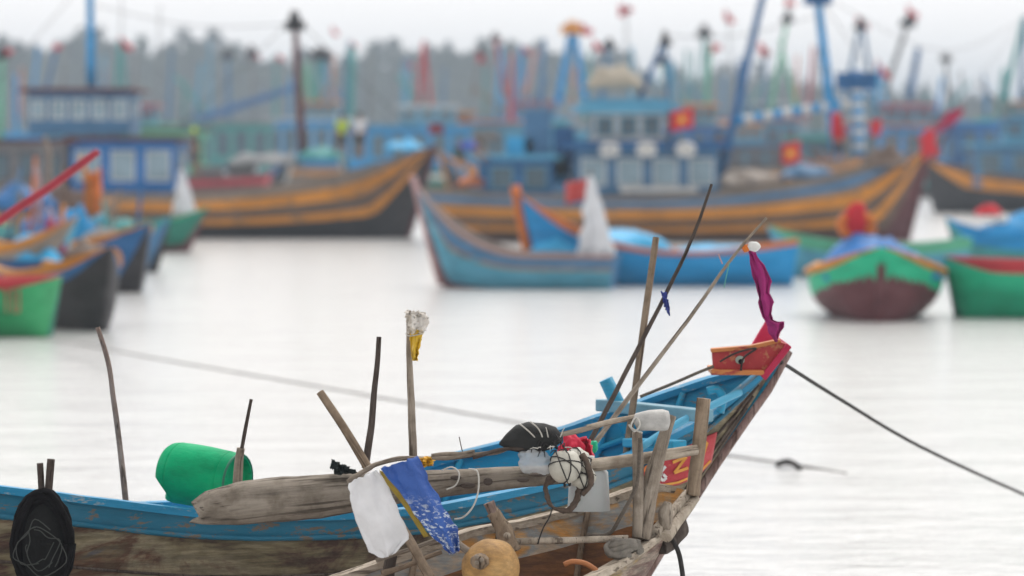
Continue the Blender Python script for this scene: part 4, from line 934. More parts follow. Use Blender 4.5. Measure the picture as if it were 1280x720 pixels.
# --- long weathered log, broad at its left end
a0 = at(250, 640, 18.45)
LOGP = [(249, 640, 14), (262, 634, 22), (300, 630, 28), (350, 624, 28.5), (400, 620, 28), (430, 617, 26), (470, 613, 22), (520, 607, 19), (580, 602, 16), (640, 597, 14), (690, 594, 12.5), (733, 590, 12)]
fr_ = axis_frame(at(249, 640, 18.5), at(733, 590, 18.95)); N_ = 70
def logfn(u, v):
    px = lerp(249, 733, u); cy_ = interp([p[0] for p in LOGP], [p[1] for p in LOGP], px); hr = interp([p[0] for p in LOGP], [p[2] for p in LOGP], px)
    Y = lerp(18.5, 18.95, u); c = at(px, cy_, Y); r_ = hr * Y / F; th = v * 2 * math.pi
    rr = r_ * (1 + .07 * noise.noise(Vector((math.cos(th), math.sin(th), u * 5))) + .03 * noise.noise(Vector((math.cos(th) * 4, math.sin(th) * 4, u * 30))))
    q = c + Vector((0.05 * math.sin(th * 1) * 0, math.cos(th) * min(rr, .11), math.sin(th) * rr))
    if u < .10: q.x += (1 - u / .10) * .13 * noise.noise(Vector((math.sin(th) * 3.2, math.cos(th), 1)))
    return q
lg = MB().grid(logfn, N_, 20)
lg.add([logfn(0, k / 20) for k in range(20)], [tuple(range(20))]); lg.add([logfn(1, k / 20) for k in range(20)], [tuple(reversed(range(20)))])
LOGM = wood('silvered_log', (.08, .065, .055), (.25, .215, .175), (.38, .335, .28), scale=8)
log = tag(lg.make('log', LOGM, None, fr_), 'long weathered grey log with a broad broken left end, lying across both boats', 'log')
for (x, y, w_, h_) in ((570, 597, 7, 3), (585, 607, 10, 4), (610, 602, 6, 5), (654, 600, 8, 3), (672, 594, 12, 2)):
    MB().ball(at(x, y, 18.80 - .075), w_ * .0041, 8, sc=(1, .35, h_ / w_)).make('knot', DARK_WOOD, log)
for x in (706, 712, 737): 
    c_ = interp([p[0] for p in LOGP], [p[1] for p in LOGP], x); Yc = lerp(18.5, 18.95, (x - 249) / 484)
    MB().tube([at(x, c_, Yc) + Vector((0, math.cos(k * .5236) * .09, math.sin(k * .5236) * .062)) for k in range(13)], .007, 5).make('lashing', ROPE_D, log)
pole('spar', [at(722, 583, 18.95), at(790, 575, 19.02), at(871, 562, 19.15)], [.036, .035, .035, .034, .034, .034, .033, .032, .031, .03, .028], PALE_WOOD, 'round pale spar lashed between the float cluster and the bow posts', 'spar', rough=.1)

# --- crooked branch with wrapped end
BR_ = [(434, 603), (452, 590), (470, 580), (500, 573), (540, 574), (562, 573), (592, 567), (622, 564), (648, 553), (668, 553), (700, 545), (735, 534), (765, 527), (800, 520)]
brn = pole('branch', [at(x, y, lerp(18.5, 18.9, (x - 434) / 370)) for x, y in BR_], .0125, GREY_WOOD, 'crooked thin branch running above the log to a white-wrapped end', 'branch', n=8, jit=.012, rough=.35, sub=4)
pole('twig', [at(590, 571, 18.62), at(625, 562, 18.62), at(655, 560, 18.62), at(690, 548, 18.68)], .010, DARK_WOOD, parent=brn, jit=.012, rough=.3)
pole('twig', [at(540, 570, 18.58), at(572, 568, 18.58), at(592, 563, 18.6)], .010, GREY_WOOD, parent=brn, jit=.01, rough=.3)
pole('bare_wood', [at(734, 534.5, 18.83), at(765, 527, 18.84), at(802, 520, 18.87)], .015, PALE_WOOD, parent=brn, rough=.12)
wr_ = MB().tube([at(793, 530, 18.86), at(797, 528, 18.86), at(812, 526, 18.87), at(828, 525, 18.88), at(834, 525, 18.89), at(836, 525, 18.89)], [.030, .046, .054, .058, .052, .03], 16, rough=.14)
tag(wr_.make('wrapping', plain('dirty_white_plastic', (.52, .51, .49), .5, .3, 18, bumpy=.4), None, axis_frame(at(793, 530, 18.86), at(836, 525, 18.89))), 'white plastic wrapped round the branch\'s right end', 'plastic wrap')
cord('twine', [at(786, 531, 18.84), at(793, 539, 18.81), at(800, 531, 18.8), at(795, 522, 18.83), at(789, 534, 18.81), at(803, 541, 18.82)], .005, TWINE, 'dark-stained twine knotted beside the white wrapping', 'twine')

# --- black bag, clear bag, floats, hanging net ring
def blob(c, sx, sy, sz, mat, label, cat, name, seed=0, rough=.35, n=26, rot=0.0, fold=0.06):
    rm = Matrix.Rotation(rot, 3, 'Y')
    def fn(u, v):
        th, ph = u * 6.28319, v * math.pi
        d = Vector((math.sin(ph) * math.cos(th), math.sin(ph) * math.sin(th), math.cos(ph)))
        k = 1 + rough * noise.noise(d * 1.5 + Vector((seed, 0, 0))) + fold * (abs(noise.noise(d * 4 + Vector((0, seed, 0)))) * 2 - .5)
        return Vector(c) + rm @ Vector((d.x * sx * k, d.y * sy * k, d.z * sz * k))
    return tag(MB().grid(fn, n * 2, n).make(name, mat, None, Matrix.Translation(Vector(c))), label, cat)
BAGB = plain('black_cloth', (.018, .018, .017), .8, .4, 12, bumpy=.4)
def sheet(cs, Yf, mat, label, cat, name, nu=20, nv=20, amp=.012, freq=3, seed=0, mf=None, thick=.004, edge=0.0, parent=None):
    """hanging cloth: cs = 4 rows or outline corners (tl,tr,br,bl) in photo pixels"""
    tl, tr, br, bl = cs
    def fn(u, v):
        x = lerp(lerp(tl[0], tr[0], u), lerp(bl[0], br[0], u), v); y = lerp(lerp(tl[1], tr[1], u), lerp(bl[1], br[1], u), v)
        if edge:
            x += edge * noise.noise(Vector((u * 4, v * 4, seed))) ; y += edge * noise.noise(Vector((u * 4 + 9, v * 4, seed)))
        return at(x, y, Yf) + Vector((0, amp * (noise.noise(Vector((u * freq, v * freq * .5, seed))) * 3 + math.sin(u * freq * 3 + v * 2) * .8), 0))
    o = MB().grid(fn, nu, nv, mf=mf).make(name, mat, parent, Matrix.Translation(fn(0, 0)) if parent is None else None, solid=thick)
    return tag(o, label, cat)
bagpts = []
bg_ = MB()
def bagfn(u, v):
    px = lerp(624, 703, u); top = interp([624, 632, 645, 660, 680, 695, 703], [553, 543, 531, 527, 529, 534, 544], px); bot = interp([624, 640, 665, 690, 703], [556, 564, 567, 562, 552], px)
    cy_ = (top + bot) / 2; hr = max(1.0, (bot - top) / 2) * 18.65 / F; th = v * 6.28319
    k = 1 + .10 * noise.noise(Vector((math.cos(th) * 2, math.sin(th) * 2, u * 4)))
    return at(px, cy_, 18.66) + Vector((0, math.cos(th) * hr * .9 * k, math.sin(th) * hr * k))
bg_.grid(bagfn, 30, 24)
bag = tag(bg_.make('bag', BAGB, None, Matrix.Translation(bagfn(.5, .5))), 'black cloth bag draped over the crooked branch', 'bag')
for pts in ([(650, 530), (663, 541), (672, 552), (676, 566)], [(663, 527), (673, 536), (678, 549), (672, 562)]):
    cord('tie_string', [at(x, y, 18.56 + .02 * i) for i, (x, y) in enumerate(pts)], .004, TWINE, parent=bag)
tass = MB(); rn = random.Random(5)
for k in range(26):
    b0 = at(672 + rn.uniform(-6, 34), 553 + rn.uniform(-12, 12), 18.6); d = Vector((rn.uniform(-.5, .6), -.2, rn.uniform(-1, .7))) * .07
    tass.tube([b0, b0 + d * .6 + Vector((0, 0, .008)), b0 + d], [.004, .002], 4)
tass.make('frayed_string', ROPE_D, bag)
tass2 = MB()
for k in range(8):
    b0 = at(676 + rn.uniform(-5, 30), 552 + rn.uniform(-8, 10), 18.56); d = Vector((rn.uniform(-.8, .8), -.1, rn.uniform(-1, .9))) * .06
    tass2.tube([b0, b0 + d * .6 + Vector((0, 0, .006)), b0 + d], [.0035, .0015], 4)
tass2.make('frayed_string', TWINE, bag)
CLR, ntc, bc = new_mat('clear_plastic'); bc.inputs['Base Color'].default_value = (.6, .63, .65, 1); bc.inputs['Roughness'].default_value = .3; bc.inputs['Alpha'].default_value = .5
bump(ntc, bc, noise_tex(ntc, 25, (1, 1, 1), 3), .8, .02)
blob(at(668, 577, 18.62), .095, .04, .062, CLR, 'crumpled clear plastic bag under the black bag', 'plastic bag', 'plastic_bag', 3, .35, rot=.2, fold=.08)
FO = plain('scuffed_white_foam', (.60, .58, .50), .45, .35, 9, bumpy=.5)
fl_pos = ((707, 583, .084, 18.58, 'largest, left of the three netted white floats on the log'), (729, 597, .062, 18.66, 'small lower right netted white float'), (722, 577, .070, 18.72, 'netted white float tucked behind the largest one'))
for x, y, r_, Y, lab in fl_pos:
    c = at(x, y, Y); f = MB().ball(c, r_, 14, rough=.18, seed=x).make('float', FO, None, Matrix.Translation(c)); tag(f, lab, 'float', 'white floats in a net')
    nb = MB()
    for k in range(4):
        ax = Vector((math.cos(k * .8), math.sin(k * 1.3) * .6, math.sin(k * .9 + .4))).normalized(); a1 = ax.orthogonal().normalized(); a2 = ax.cross(a1)
        nb.tube([c + (a1 * math.cos(t * .5236) + a2 * math.sin(t * .5236)) * r_ * 1.05 + ax * r_ * .25 * (k - 1.5) * .6 for t in range(13)], .0035, 5)
    nb.make('net_cord', ROPE_D, f)
NETM = plain('brown_netting', (.17, .12, .09), .95, .5, 40, bumpy=1)
hn_ = MB()
hn_.tube(smooth_pts([at(688, 598, 18.7), at(682, 612, 18.66), at(691, 634, 18.64), at(712, 637, 18.63), at(722, 620, 18.64), at(727, 604, 18.68)], 5), [.024, .020, .022, .014, .012, .014, .010, .013, .010, .012, .009, .012, .010, .014, .012, .016, .014, .018, .014, .018, .016, .02, .018, .022, .02, .024], 8, rough=.8)
hn_.tube(smooth_pts([at(727, 568, 18.62), at(736, 585, 18.6), at(738, 606, 18.62), at(728, 618, 18.64)], 4), .016, 7, rough=.5)
tag(hn_.make('net_scrap', NETM, None, Matrix.Translation(at(700, 610, 18.65))), 'loop of brown netting hanging under the white floats', 'net')
cord('string', [at(691, 634, 18.62), at(686, 648, 18.62), at(679, 660, 18.63), at(672, 680, 18.65)], .004, ROPE_D, 'thin dark string hanging from the brown netting loop', 'string')
sheet(((722, 546), (738, 549), (742, 580), (716, 578)), 19.25, plain('bright_red_cloth', (.60, .012, .05), .75, .2, 12), 'bright red cloth bundled behind the floats', 'cloth', 'cloth', amp=.03, freq=4, seed=4, edge=8)
blob(at(714, 560, 19.2), .06, .05, .065, plain('bright_red_cloth', (.6, .012, .05), .75), 'smaller red cloth knot touching the black bag', 'cloth', 'cloth', 8, .5)
# white plastic container
ctr = at(736, 608, 19.05); cj = MB()
def contfn(u, v):
    th = u * 6.28319; hw = .112 if v < .8 else lerp(.112, .05, (v - .8) / .2)
    ex = lambda t: math.copysign(abs(t) ** .8, t)
    return ctr + Vector((ex(math.cos(th)) * hw * (1 - .12 * v), ex(math.sin(th)) * .09, lerp(-.125, .13, v)))
cj.grid(contfn, 32, 14); cj.add([contfn(k / 32, 0) for k in range(32)], [tuple(range(32))]); cj.add([contfn(k / 32, 1) for k in range(32)], [tuple(range(32))])
jr = tag(cj.make('container', plain('milky_plastic', (.55, .58, .58), .4, .15, 5, sss=.1), None, Matrix.Translation(ctr)), 'milky white plastic container behind the spar', 'container')
cj2 = MB().tube([ctr + Vector((.0, 0, .12)), ctr + Vector((0, 0, .16))], .03, 12); cj2.make('cap', plain('milky_plastic', (.5, .5, .5)), jr)
tag(MB().ball(at(742, 558, 19.6), .03, 8, rough=.5).make('plastic_scrap', C['jade'], None, Matrix.Translation(at(742, 558, 19.6))), 'small green scrap at the foot of the bow poles', 'scrap')

# --- rags
CW = plain('dirty_white_cloth', (.84, .84, .86), .85, .22, 5, bumpy=.25)
def shape_sheet(rows, Y, mat, label, cat, name, amp=.012, freq=3, seed=0, mf=None, thick=.004, nu=24, jag=0, parent=None):
    """rows: list of (left(px,py), right(px,py)) from top to bottom"""
    n = len(rows) - 1; nv = n * 6
    def fn(u, v):
        t = v * n; i = min(n - 1, int(t)); k = t - i
        l = (lerp(rows[i][0][0], rows[i + 1][0][0], k), lerp(rows[i][0][1], rows[i + 1][0][1], k)); r_ = (lerp(rows[i][1][0], rows[i + 1][1][0], k), lerp(rows[i][1][1], rows[i + 1][1][1], k))
        x, y = lerp(l[0], r_[0], u), lerp(l[1], r_[1], u)
        if jag: x += jag * noise.noise(Vector((u * 7, v * 9, seed))); y += jag * noise.noise(Vector((u * 7 + 5, v * 9, seed)))
        return at(x, y, Y) + Vector((0, amp * (2.4 * noise.noise(Vector((u * freq, v * freq * .7, seed))) + math.sin(u * freq * 2.2 + v)), 0))
    o = MB().grid(fn, nu, nv, mf=(lambda i, j: mf(i / nu, j / nv)) if mf else None).make(name, mat, parent, Matrix.Translation(fn(0, 0)) if parent is None else None, solid=thick)
    return tag(o, label, cat)
shape_sheet([((436, 604), (470, 587)), ((437, 620), (485, 606)), ((441, 640), (495, 632)), ((450, 665), (508, 658)), ((461, 690), (511, 674)), ((480, 698), (490, 693))], 18.28, CW, 'grubby white cloth hanging from the branch over the log', 'cloth', 'cloth', .010, 4, 2, jag=2.5)
TB, ntb, bt = new_mat('worn_blue_tarpaulin')
n_a = noise_tex(ntb, 30, (.6, 1, 1.4), 4, .7, 1.6); n_b = noise_tex(ntb, 3, (1, 1, 1), 2)
wn = ramp(ntb, n_a, [(.54, (0, 0, 0)), (.585, (1, 1, 1))]); 
tcz = ntb.nodes.new('ShaderNodeTexCoord'); sx = ntb.nodes.new('ShaderNodeSeparateXYZ'); ntb.links.new(tcz.outputs['Object'], sx.inputs[0])
zr = ramp(ntb, sx.outputs['Z'], [(0, (0, 0, 0)), (1, (1, 1, 1))]); mr = ntb.nodes.new('ShaderNodeMapRange'); ntb.links.new(sx.outputs['Z'], mr.inputs[0])
mr.inputs[1].default_value = -.12; mr.inputs[2].default_value = -.24; mr.inputs[3].default_value = 0; mr.inputs[4].default_value = 1
mu = ntb.nodes.new('ShaderNodeMath'); mu.operation = 'MULTIPLY'; ntb.links.new(wn, mu.inputs[0]); ntb.links.new(mr.outputs[0], mu.inputs[1])
bl = ramp(ntb, n_b, [(.3, (.02, .07, .30)), (.7, (.035, .125, .46))])
ntb.links.new(mixc(ntb, mu.outputs[0], bl, (.62, .68, .74)), bt.inputs['Base Color']); bt.inputs['Roughness'].default_value = .55
bump(ntb, bt, noise_tex(ntb, 14, (1, 1, 1), 4, .6, 1.0), .9, .02)
OCH = plain('ochre_cloth_edge', (.34, .24, .03), .8, .3, 10)
shape_sheet([((476, 586), (522, 570)), ((485, 598), (532, 590)), ((502, 618), (540, 610)), ((520, 645), (556, 634)), ((533, 662), (568, 655)), ((550, 682), (574, 672)), ((562, 693), (573, 690))], 18.22, [TB, OCH], 'torn blue tarpaulin strip with flaking white wear beside the white cloth', 'tarpaulin', 'tarpaulin', .016, 3.2, 5, jag=3.5)
shape_sheet([((474, 588), (480, 590)), ((484, 606), (493, 606)), ((500, 626), (508, 624)), ((516, 650), (523, 648)), ((530, 672), (536, 670))], 18.25, OCH, 'ochre cloth edging along the blue tarpaulin', 'cloth', 'cloth', .006, 2, 8, nu=6)
shape_sheet([((519, 573), (538, 571)), ((522, 579), (543, 576)), ((528, 583), (540, 582))], 18.4, YELLOW, 'small yellow rag beside the top of the blue tarpaulin', 'rag', 'rag', .02, 5, 3, nu=8, jag=4)
shape_sheet([((414, 574), (424, 580)), ((414, 585), (436, 584)), ((418, 592), (452, 592))], 18.6, plain('dark_green_net', (.035, .05, .048), .9, .6, 60, bumpy=1), 'scrap of dark green net on the log', 'net scrap', 'net_scrap', .02, 5, 3, nu=14, jag=6)
cord('twine', [at(552, 588, 18.5), at(565, 584, 18.48), at(574, 592, 18.47), at(570, 606, 18.48), at(558, 612, 18.48)], .004, TWINE, 'short loop of white twine by the blue tarpaulin', 'twine')
cord('twine', [at(586, 586, 18.5), at(597, 590, 18.48), at(598, 612, 18.46), at(592, 632, 18.44), at(580, 646, 18.44), at(568, 649, 18.45)], .0045, TWINE, 'long loop of white twine hanging off the log', 'twine')
cord('wire', [at(574, 546, 18.6), at(576, 556, 18.6), at(579, 568, 18.6)], .003, DARK_WOOD, 'short upright wire on the crooked branch', 'wire')

# --- sticks
def stick(pts, r, mat, label, name='stick', **k):
    return pole(name, pts, r, mat, label, 'stick', **k)
stick([at(122, 409, 20.3), at(135, 452, 20.3), at(142, 500, 20.3), at(150, 560, 20.3), at(158, 634, 20.2), at(160, 672, 20.1)], [.013, .019], PINK_WOOD, 'slender bamboo stick rising alone left of the green jug', rough=.1)
stick([at(314, 499, 19.5), at(307, 535, 19.5), at(301, 568, 19.5)], [.009, .011], DARK_WOOD, 'thin dark stick rising from the green jug\'s mouth')
stick([at(301, 560, 19.5), at(298, 585, 19.5), at(295, 640, 19.45)], [.022, .030], GREY_WOOD, 'short thick stub leaning in the green jug\'s mouth')
stick([at(400, 490, 18.7), at(430, 535, 18.65), at(462, 588, 18.6)], [.021, .024], TAN_WOOD, 'smooth leaning rod left of the white cloth', rough=.05)
stick([at(474, 421, 18.75), at(470, 470, 18.75), at(464, 530, 18.7), at(457, 586, 18.65)], [.013, .020], DARK_WOOD, 'dark upright stick with a pointed top', jit=.006)
s5 = stick([at(511, 388, 18.75), at(512, 440, 18.75), at(514, 500, 18.7), at(517, 578, 18.65)], [.013, .017, .019, .022], GREY_WOOD, 'upright stick tipped with a yellow plastic bag', jit=.006)
stick([at(500, 655, 18.5), at(520, 690, 18.4), at(545, 735, 18.3)], [.024, .026], TAN_WOOD, 'brown stick slanting out under the blue tarpaulin')
stick([at(497, 668, 18.7), at(488, 700, 18.7), at(484, 740, 18.7)], [.028, .034], DARK_WOOD, 'dark stump under the white cloth')
stick([at(560, 668, 18.35), at(578, 684, 18.3), at(598, 698, 18.26)], [.018, .020], GREY_WOOD, 'short stick from the blue tarpaulin into the round buoy')
stick([at(50, 579, 19.0), at(53, 625, 19.0), at(56, 660, 18.95)], [.017, .018], DARK_WOOD, 'shorter of two dark pegs above the rope coil', rough=.08)
stick([at(64, 574, 18.98), at(60, 620, 18.98), at(56, 665, 18.94)], [.021, .021], DARK_WOOD, 'taller of two dark pegs above the rope coil', rough=.08)
stick([at(470, 700, 18.5), at(500, 690, 18.55), at(545, 676, 18.6)], [.013, .012], GREY_WOOD, 'thin stick lying by the near boat\'s edge', jit=.01)
stick([at(478, 716, 18.45), at(510, 706, 18.5), at(552, 690, 18.55)], [.016, .012], TAN_WOOD, 'lower of the two thin sticks by the near boat\'s edge', jit=.01)
# bag on the stick
YB_ = plain('yellow_plastic', (.80, .50, .02), .4, .2, 20, bumpy=.4)
shape_sheet([((513, 410), (529, 414)), ((513, 420), (527, 424)), ((514, 440), (523, 441)), ((515, 450), (521, 451))], 18.68, YB_, 'yellow plastic rag tied to the upright stick', 'plastic bag', 'plastic_bag', .018, 4, 3, nu=10, jag=2.5)
CL2, nt2, b2 = new_mat('thin_clear_plastic'); b2.inputs['Base Color'].default_value = (.80, .74, .66, 1); b2.inputs['Roughness'].default_value = .25; b2.inputs['Alpha'].default_value = .55
shape_sheet([((508, 389), (529, 390)), ((507, 394), (537, 397)), ((508, 404), (534, 408)), ((511, 417), (529, 416))], 18.64, CL2, 'clear plastic film flapping at the top of the upright stick', 'plastic film', 'plastic_film', .03, 5, 6, nu=14, jag=4)
cord('twine', [at(507, 417, 18.7), at(512, 420, 18.66), at(529, 417, 18.66)], .003, TWINE, 'twine tying the clear film to its stick', 'twine')

# --- green jug lying on its side
ja, jb = at(211, 589, 19.95), at(297, 602, 19.74); ax = (jb - ja).normalized(); fj = axis_frame(ja, jb); L = (jb - ja).length
prof = [(0.0, .0), (0.0, .09), (0.002, .132), (.012, .150), (.032, .162), (.07, .168), (.075, .164), (.08, .168), (.16, .169), (.25, .167), (L - .06, .158), (L - .055, .154), (L - .05, .157), (L - .01, .150), (L, .145), (L + .004, .135), (L - .012, .128), (L - .04, .122), (L - .045, .07), (L - .045, .0)]
def jfn(u, v):
    t = u * (len(prof) - 1); i = min(len(prof) - 2, int(t)); k = t - i
    z = lerp(prof[i][0], prof[i + 1][0], k); r_ = lerp(prof[i][1], prof[i + 1][1], k); th = v * 6.28319
    p = Vector((r_ * math.cos(th), r_ * math.sin(th), z))
    q = fj @ p
    # torn notch low on the closed end
    dn = (q - at(203, 610, 19.86)).length
    if dn < .085 and z < .1: q += ax * (.085 - dn) * .9
    return q
jg = MB().grid(jfn, 72, 48)
JM = paint('green_plastic', (.003, .36, .15), .45, (.02, .22, .12), .5, 5, (1, 1, .6)); JM.node_tree.nodes['Principled BSDF'].inputs['Specular IOR Level'].default_value = .08
jug = tag(jg.make('jug', JM, None, fj), 'bright green plastic tub lying on its side with its mouth to the right', 'tub')
MB().tube([fj @ Vector((.148 * math.cos(k * .2618), .148 * math.sin(k * .2618), L)) for k in range(25)], .007, 6).make('rim', plain('dull_green_plastic', (.03, .22, .13), .6, .3), jug)

# --- buoy ball with hub
bc_ = at(614, 710, 18.3)
by = tag(MB().ball(bc_, .148, 22, sc=(1, 1, 1), rough=.05, rot=None).make('buoy', patchy('ochre_buoy', [(.30, .16, .05), (.50, .28, .09), (.58, .36, .14)], 5, (1, 1, 1), .6, streak=.3), None, Matrix.Translation(bc_)), 'round ochre buoy with a rusty central hub in the near boat', 'buoy')
MB().tube([at(601, 701, 18.17), at(596, 702, 18.12)], [.045, .032], 10, rough=.3).make('hub', TAN_WOOD, by)
for k in range(3): MB().ball(at(598 + 4 * math.cos(k * 2.1), 700 + 4 * math.sin(k * 2.1), 18.10), .012, 6).make('bolt', GREY_WOOD, by)

# --- coil of black rope / hose on the blue boat's side
cl = MB(); cc = at(54, 672, 18.92)
for k in range(16):
    rx = .118 + .011 * (k % 4) + random.uniform(-.008, .008); rz = .225 + .016 * (k // 4) + random.uniform(-.01, .012); oy = -.012 * (k % 3) + random.uniform(-.01, .01)
    cl.tube([cc + Vector((rx * math.cos(t * .2618) + .01 * math.sin(t + k), oy - .02 * math.sin(t * .26 + k), rz * math.sin(t * .2618) - .03)) for t in range(25)], .014, 6)
coil = tag(cl.make('rope_coil', BLACK, None, Matrix.Translation(cc)), 'thick coil of black rope hung on the blue boat\'s side at lower left', 'rope coil')
cm = MB()
def padf(u, v):
    th = u * 6.28319; 
    return cc + Vector((122e-3 * math.cos(th) * v, -.01 - .03 * (1 - v * v) + .012 * noise.noise(Vector((u * 9, v * 6, 0))), .24 * math.sin(th) * v - .03))
cm.grid(padf, 30, 8).make('net_bundle', plain('black_net', (.008, .008, .008), .95, .5, 50, bumpy=1), coil)
th3 = MB()
for k in range(6):
    a_ = random.uniform(0, 6); th3.tube(smooth_pts([cc + Vector(((.06 + .014 * k) * math.cos(a_ + t * .7) + random.uniform(-.03, .03), -.06 - .004 * k, (.09 + .008 * k) * math.sin(a_ + t * .7) - .04 + random.uniform(-.03, .03))) for t in range(6)], 4), .0028, 4)
th3.make('loose_twine', plain('grey_twine', (.06, .065, .06), .8), coil)

# --- long thin poles at the bow
lp = pole('pole', [at(820, 297, 21.1), at(803, 420, 21.0), at(782, 575, 20.9)], [.020, .022], TAN_WOOD, 'thick upright pole, leftmost of the three bow poles', 'pole', rough=.06)
p2 = pole('pole', [at(889, 230, 20.6), at(868, 290, 20.6), at(834, 364, 20.6), at(780, 470, 20.55), at(728, 570, 20.5)], [.008, .011, .013, .014, .015, .016], DARK_WOOD, 'thin dark pole with blue string tied halfway, middle of the bow poles', 'pole', jit=.005, rough=.1)
p3 = pole('pole', [at(958, 272, 20.4), at(910, 330, 20.4), at(860, 400, 20.4), at(800, 478, 20.4), at(742, 556, 20.35)], [.007, .011, .013, .014, .015, .016], GREY_WOOD, 'thin pole slanting right with a magenta streamer, tip by the white knob', 'pole', jit=.005, rough=.1)
BS = plain('navy_string', (.03, .05, .28), .7)
shape_sheet([((826, 364), (834, 366)), ((829, 374), (834, 374)), ((831, 384), (837, 384)), ((834, 390), (837, 395))], 20.55, BS, 'knotted navy string on the dark bow pole', 'string', 'string', .012, 4, 1, nu=6, jag=3)
blob(at(942, 308, 20.4), .038, .035, .030, WHITE, 'small white knob near the slanting pole\'s tip', 'knob', 'knob', 2, .2, n=10)
blob(at(933, 310, 20.4), .022, .02, .022, C['orange'], 'tiny orange lump beside the white knob', 'knot', 'knot', 5, .4, n=8)
MG = plain('magenta_cloth_strip', (.36, .008, .16), .75, .25, 10)
shape_sheet([((935, 312), (943, 314)), ((938, 330), (956, 332)), ((943, 350), (965, 352)), ((948, 368), (962, 366)), ((948, 378), (968, 378)), ((953, 396), (964, 392)), ((957, 402), (966, 400)), ((960, 408), (980, 402)), ((962, 418), (978, 412)), ((970, 428), (972, 426))], 20.8, MG, 'magenta cloth streamer falling from the pole to the red bow board', 'streamer', 'streamer', .022, 4, 4, nu=10, jag=3.5)
cord('line', [at(912, 328, 20.38), at(908, 345, 20.38), at(905, 360, 20.38)], .0025, plain('green_line', (.1, .4, .3), .6), 'wisp of green line on the slanting pole', 'line')
cord('line', [at(898, 318, 20.6), at(903, 330, 20.6)], .004, C['pink'], 'short pink thread by the dark bow pole', 'line')

# --- red bundles at the middle boat's bow
blob(at(1160, 180, YG - 1.5), .30, .2, .44, RED_FLAG, 'bright red flag bundled at the middle boat\'s rising bow', 'flag', 'flag', 3, .6, n=16)
rb_ = blob(at(1186, 150, YG - 1.2), .50, .12, .17, plain('crimson_cloth', (.42, .008, .07), .8), 'crimson rolled flag slanting up right of the bow flag', 'flag', 'flag', 7, .6, n=16, rot=-.75)
MB().tube([at(1166, 205, YG - 1.2), at(1198, 132, YG - 1.2)], .05, 6).make('flagstaff', C['maroon'], rb_)
# --- gear on the decks of the far boats
rg = random.Random(12)
def deck_gear(kind, c, col):
    mb = MB()
    if kind == 'barrel':
        mb.tube([c, c + Vector((0, 0, .12)), c + Vector((0, 0, .5)), c + Vector((0, 0, .88)), c + Vector((0, 0, 1.0))], [.24, .29, .32, .29, .24], 10)
        mb.tube([c + Vector((0, 0, .32)), c + Vector((0, 0, .38))], .335, 10)
    elif kind == 'crate':
        mb.box(c + Vector((0, 0, .03)), (.9, .6, .06))
        for z in (.16, .34, .52):
            for sy in (-1, 1): mb.box(c + Vector((0, sy * .3, z)), (.9, .04, .13))
            for sx in (-1, 1): mb.box(c + Vector((sx * .45, 0, z)), (.04, .56, .13))
        for sx in (-1, 1):
            for sy in (-1, 1): mb.box(c + Vector((sx * .45, sy * .3, .31)), (.07, .07, .62))
    else:
        mb.ball(c + Vector((0, 0, .3)), .5, 9, sc=(1.4, .9, .75), rough=.5, seed=c.x)
    return mb.make(kind, col, None, Matrix.Translation(c), bevel=.01 if kind == 'crate' else 0)
where = {0: 'far left brown boat', 2: 'boat under the slanting blue boom', 3: 'blue boat behind the standing people', 4: 'boat with the long dull awning', 5: 'pale blue boat behind the middle cabin', 7: 'boat beyond the star flag', 9: 'boat behind the chequered boom', 10: 'boat behind the tall blue mast', 11: 'grey boat behind the red flags'}
cols = [('orange', 'orange'), ('red', 'faded red'), ('green', 'mint green'), ('white', 'white'), ('sky', 'cyan'), ('teal', 'teal')]
for i, wl in where.items():
    ro, Y = FAR[i]; L_, fb_ = far[i][2], far[i][4]
    for j, kd in enumerate(('barrel', 'crate', 'net_pile')):
        cn, cw = cols[(i * 2 + j * 5 + j) % 6]
        lx = (-.36, .24, .36)[j] * L_
        c = FR[ro.name] @ Vector((lx, -.5 + .5 * j, fb_ - .35 + (.25 if lx > 0 else 0)))
        tag(deck_gear(kd, c, C[cn]), '%s %s on the %s' % (cw, kd.replace('_', ' '), wl), kd.replace('_', ' '))
for (px, py, sx_, sz_, mt, lab) in ((330, 205, 1.3, .5, 'grey', 'grey net pile on the big left boat\'s long foredeck'), (400, 198, .8, .5, 'teal', 'teal net pile by the feet of the person in lime'), (505, 186, .7, .35, 'sky', 'cyan sheet bundled on the big left boat\'s bow')):
    cloth_heap(at(px, py, YE), sx_, .8, sz_, C[mt], lab, 'net', seed=px, name='net_heap')
for (px, py, sx_, sz_, mt, lab) in ((930, 232, 1.4, .6, 'wood', 'dull brown net pile on the middle boat\'s foredeck'), (1010, 222, 1.0, .5, 'gblue', 'blue-grey net pile below the star flag'), (1105, 208, .8, .7, 'brown', 'dark brown net heap near the middle boat\'s bow'), (600, 232, .8, .5, 'orange', 'orange net heap on the middle boat\'s stern')):
    cloth_heap(at(px, py, YG), sx_, .8, sz_, C[mt], lab, 'net', seed=px, name='net_heap')
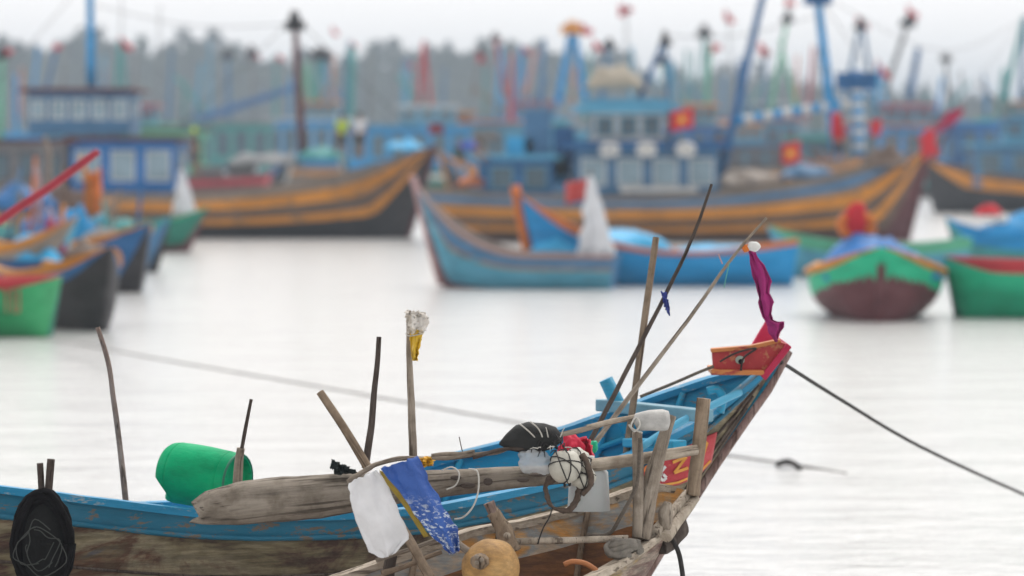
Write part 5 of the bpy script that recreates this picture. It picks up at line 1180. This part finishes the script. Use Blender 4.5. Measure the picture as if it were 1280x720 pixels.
person(stand(1048, 210, YG - .6), R(-80), 'person in a red shirt near the foot of the tall blue mast', plain('red_shirt', (.5, .02, .02), .8), DK, .2, (.3, .3))
person(stand(905, 224, YG + .2), R(-150), 'person in an orange shirt right of the middle wheelhouse', plain('orange_shirt', (.5, .12, .02), .8), DK, .3, (.4, .3))

# --- ropes
cord('rope', [at(800, 496, 20.9), at(842, 479, 20.9), at(872, 466, 20.9), at(892, 458, 20.92)], .010, ROPE, 'short rope from the blue boat\'s bitt to the red bow board', 'rope')
cord('rope', [at(974, 451, 21.4), at(1050, 499, 23.2), at(1150, 558, 25.6), at(1280, 618, 29), onwater(1400, 668)], [.013, .013, .013], ROPE_D, 'taut mooring rope running from the bow down to the right', 'rope')
cord('rope', [onwater(1, 424, .25), at(75, 426, 56), at(200, 449, 48), at(420, 487, 42), at(640, 527, 38), at(760, 547, 37), at(900, 568, 36.5), at(1000, 582, 36), onwater(1058, 592, .0)], .014, plain('grey_rope', (.36, .35, .34), .9, .3), 'long pale rope crossing just above the water behind the blue boat', 'rope')
cord('rope', [at(972, 580, 36), at(985, 577, 35.8), at(998, 584, 35.7), at(1000, 596, 35.7)], .03, ROPE_D, 'dark rope knot hanging on the long pale rope', 'rope knot')
cord('rope', [at(973, 584, 36), at(974, 596, 36)], .02, ROPE_D, 'dark tail hanging left of the rope knot', 'rope')
cord('rope', [at(800, 548, 18.85), at(797, 600, 18.8), at(790, 620, 18.8), at(776, 645, 18.8), at(764, 665, 18.85), at(748, 670, 18.85), at(733, 668, 18.85)], .011, ROPE, 'twisted rope hanging down the thin upright post into the near boat', 'rope')
knt = MB()
for k in range(5):
    c = at(776 + 2 * k, 686 + 2 * k, 18.75)
    knt.tube(smooth_pts([c + Vector((.07 * math.cos(t * .785) , .05 * math.sin(t * .785), .03 * math.sin(t * .785 + k) + .012 * k)) for t in range(8)], 3), .02, 6, rough=.2)
tag(knt.make('rope_bundle', plain('grey_knot_rope', (.27, .245, .21), .9, .4, 30, bumpy=.6), None, Matrix.Translation(at(780, 690, 18.75))), 'grey rope bundle knotted in the near boat\'s bow', 'rope')
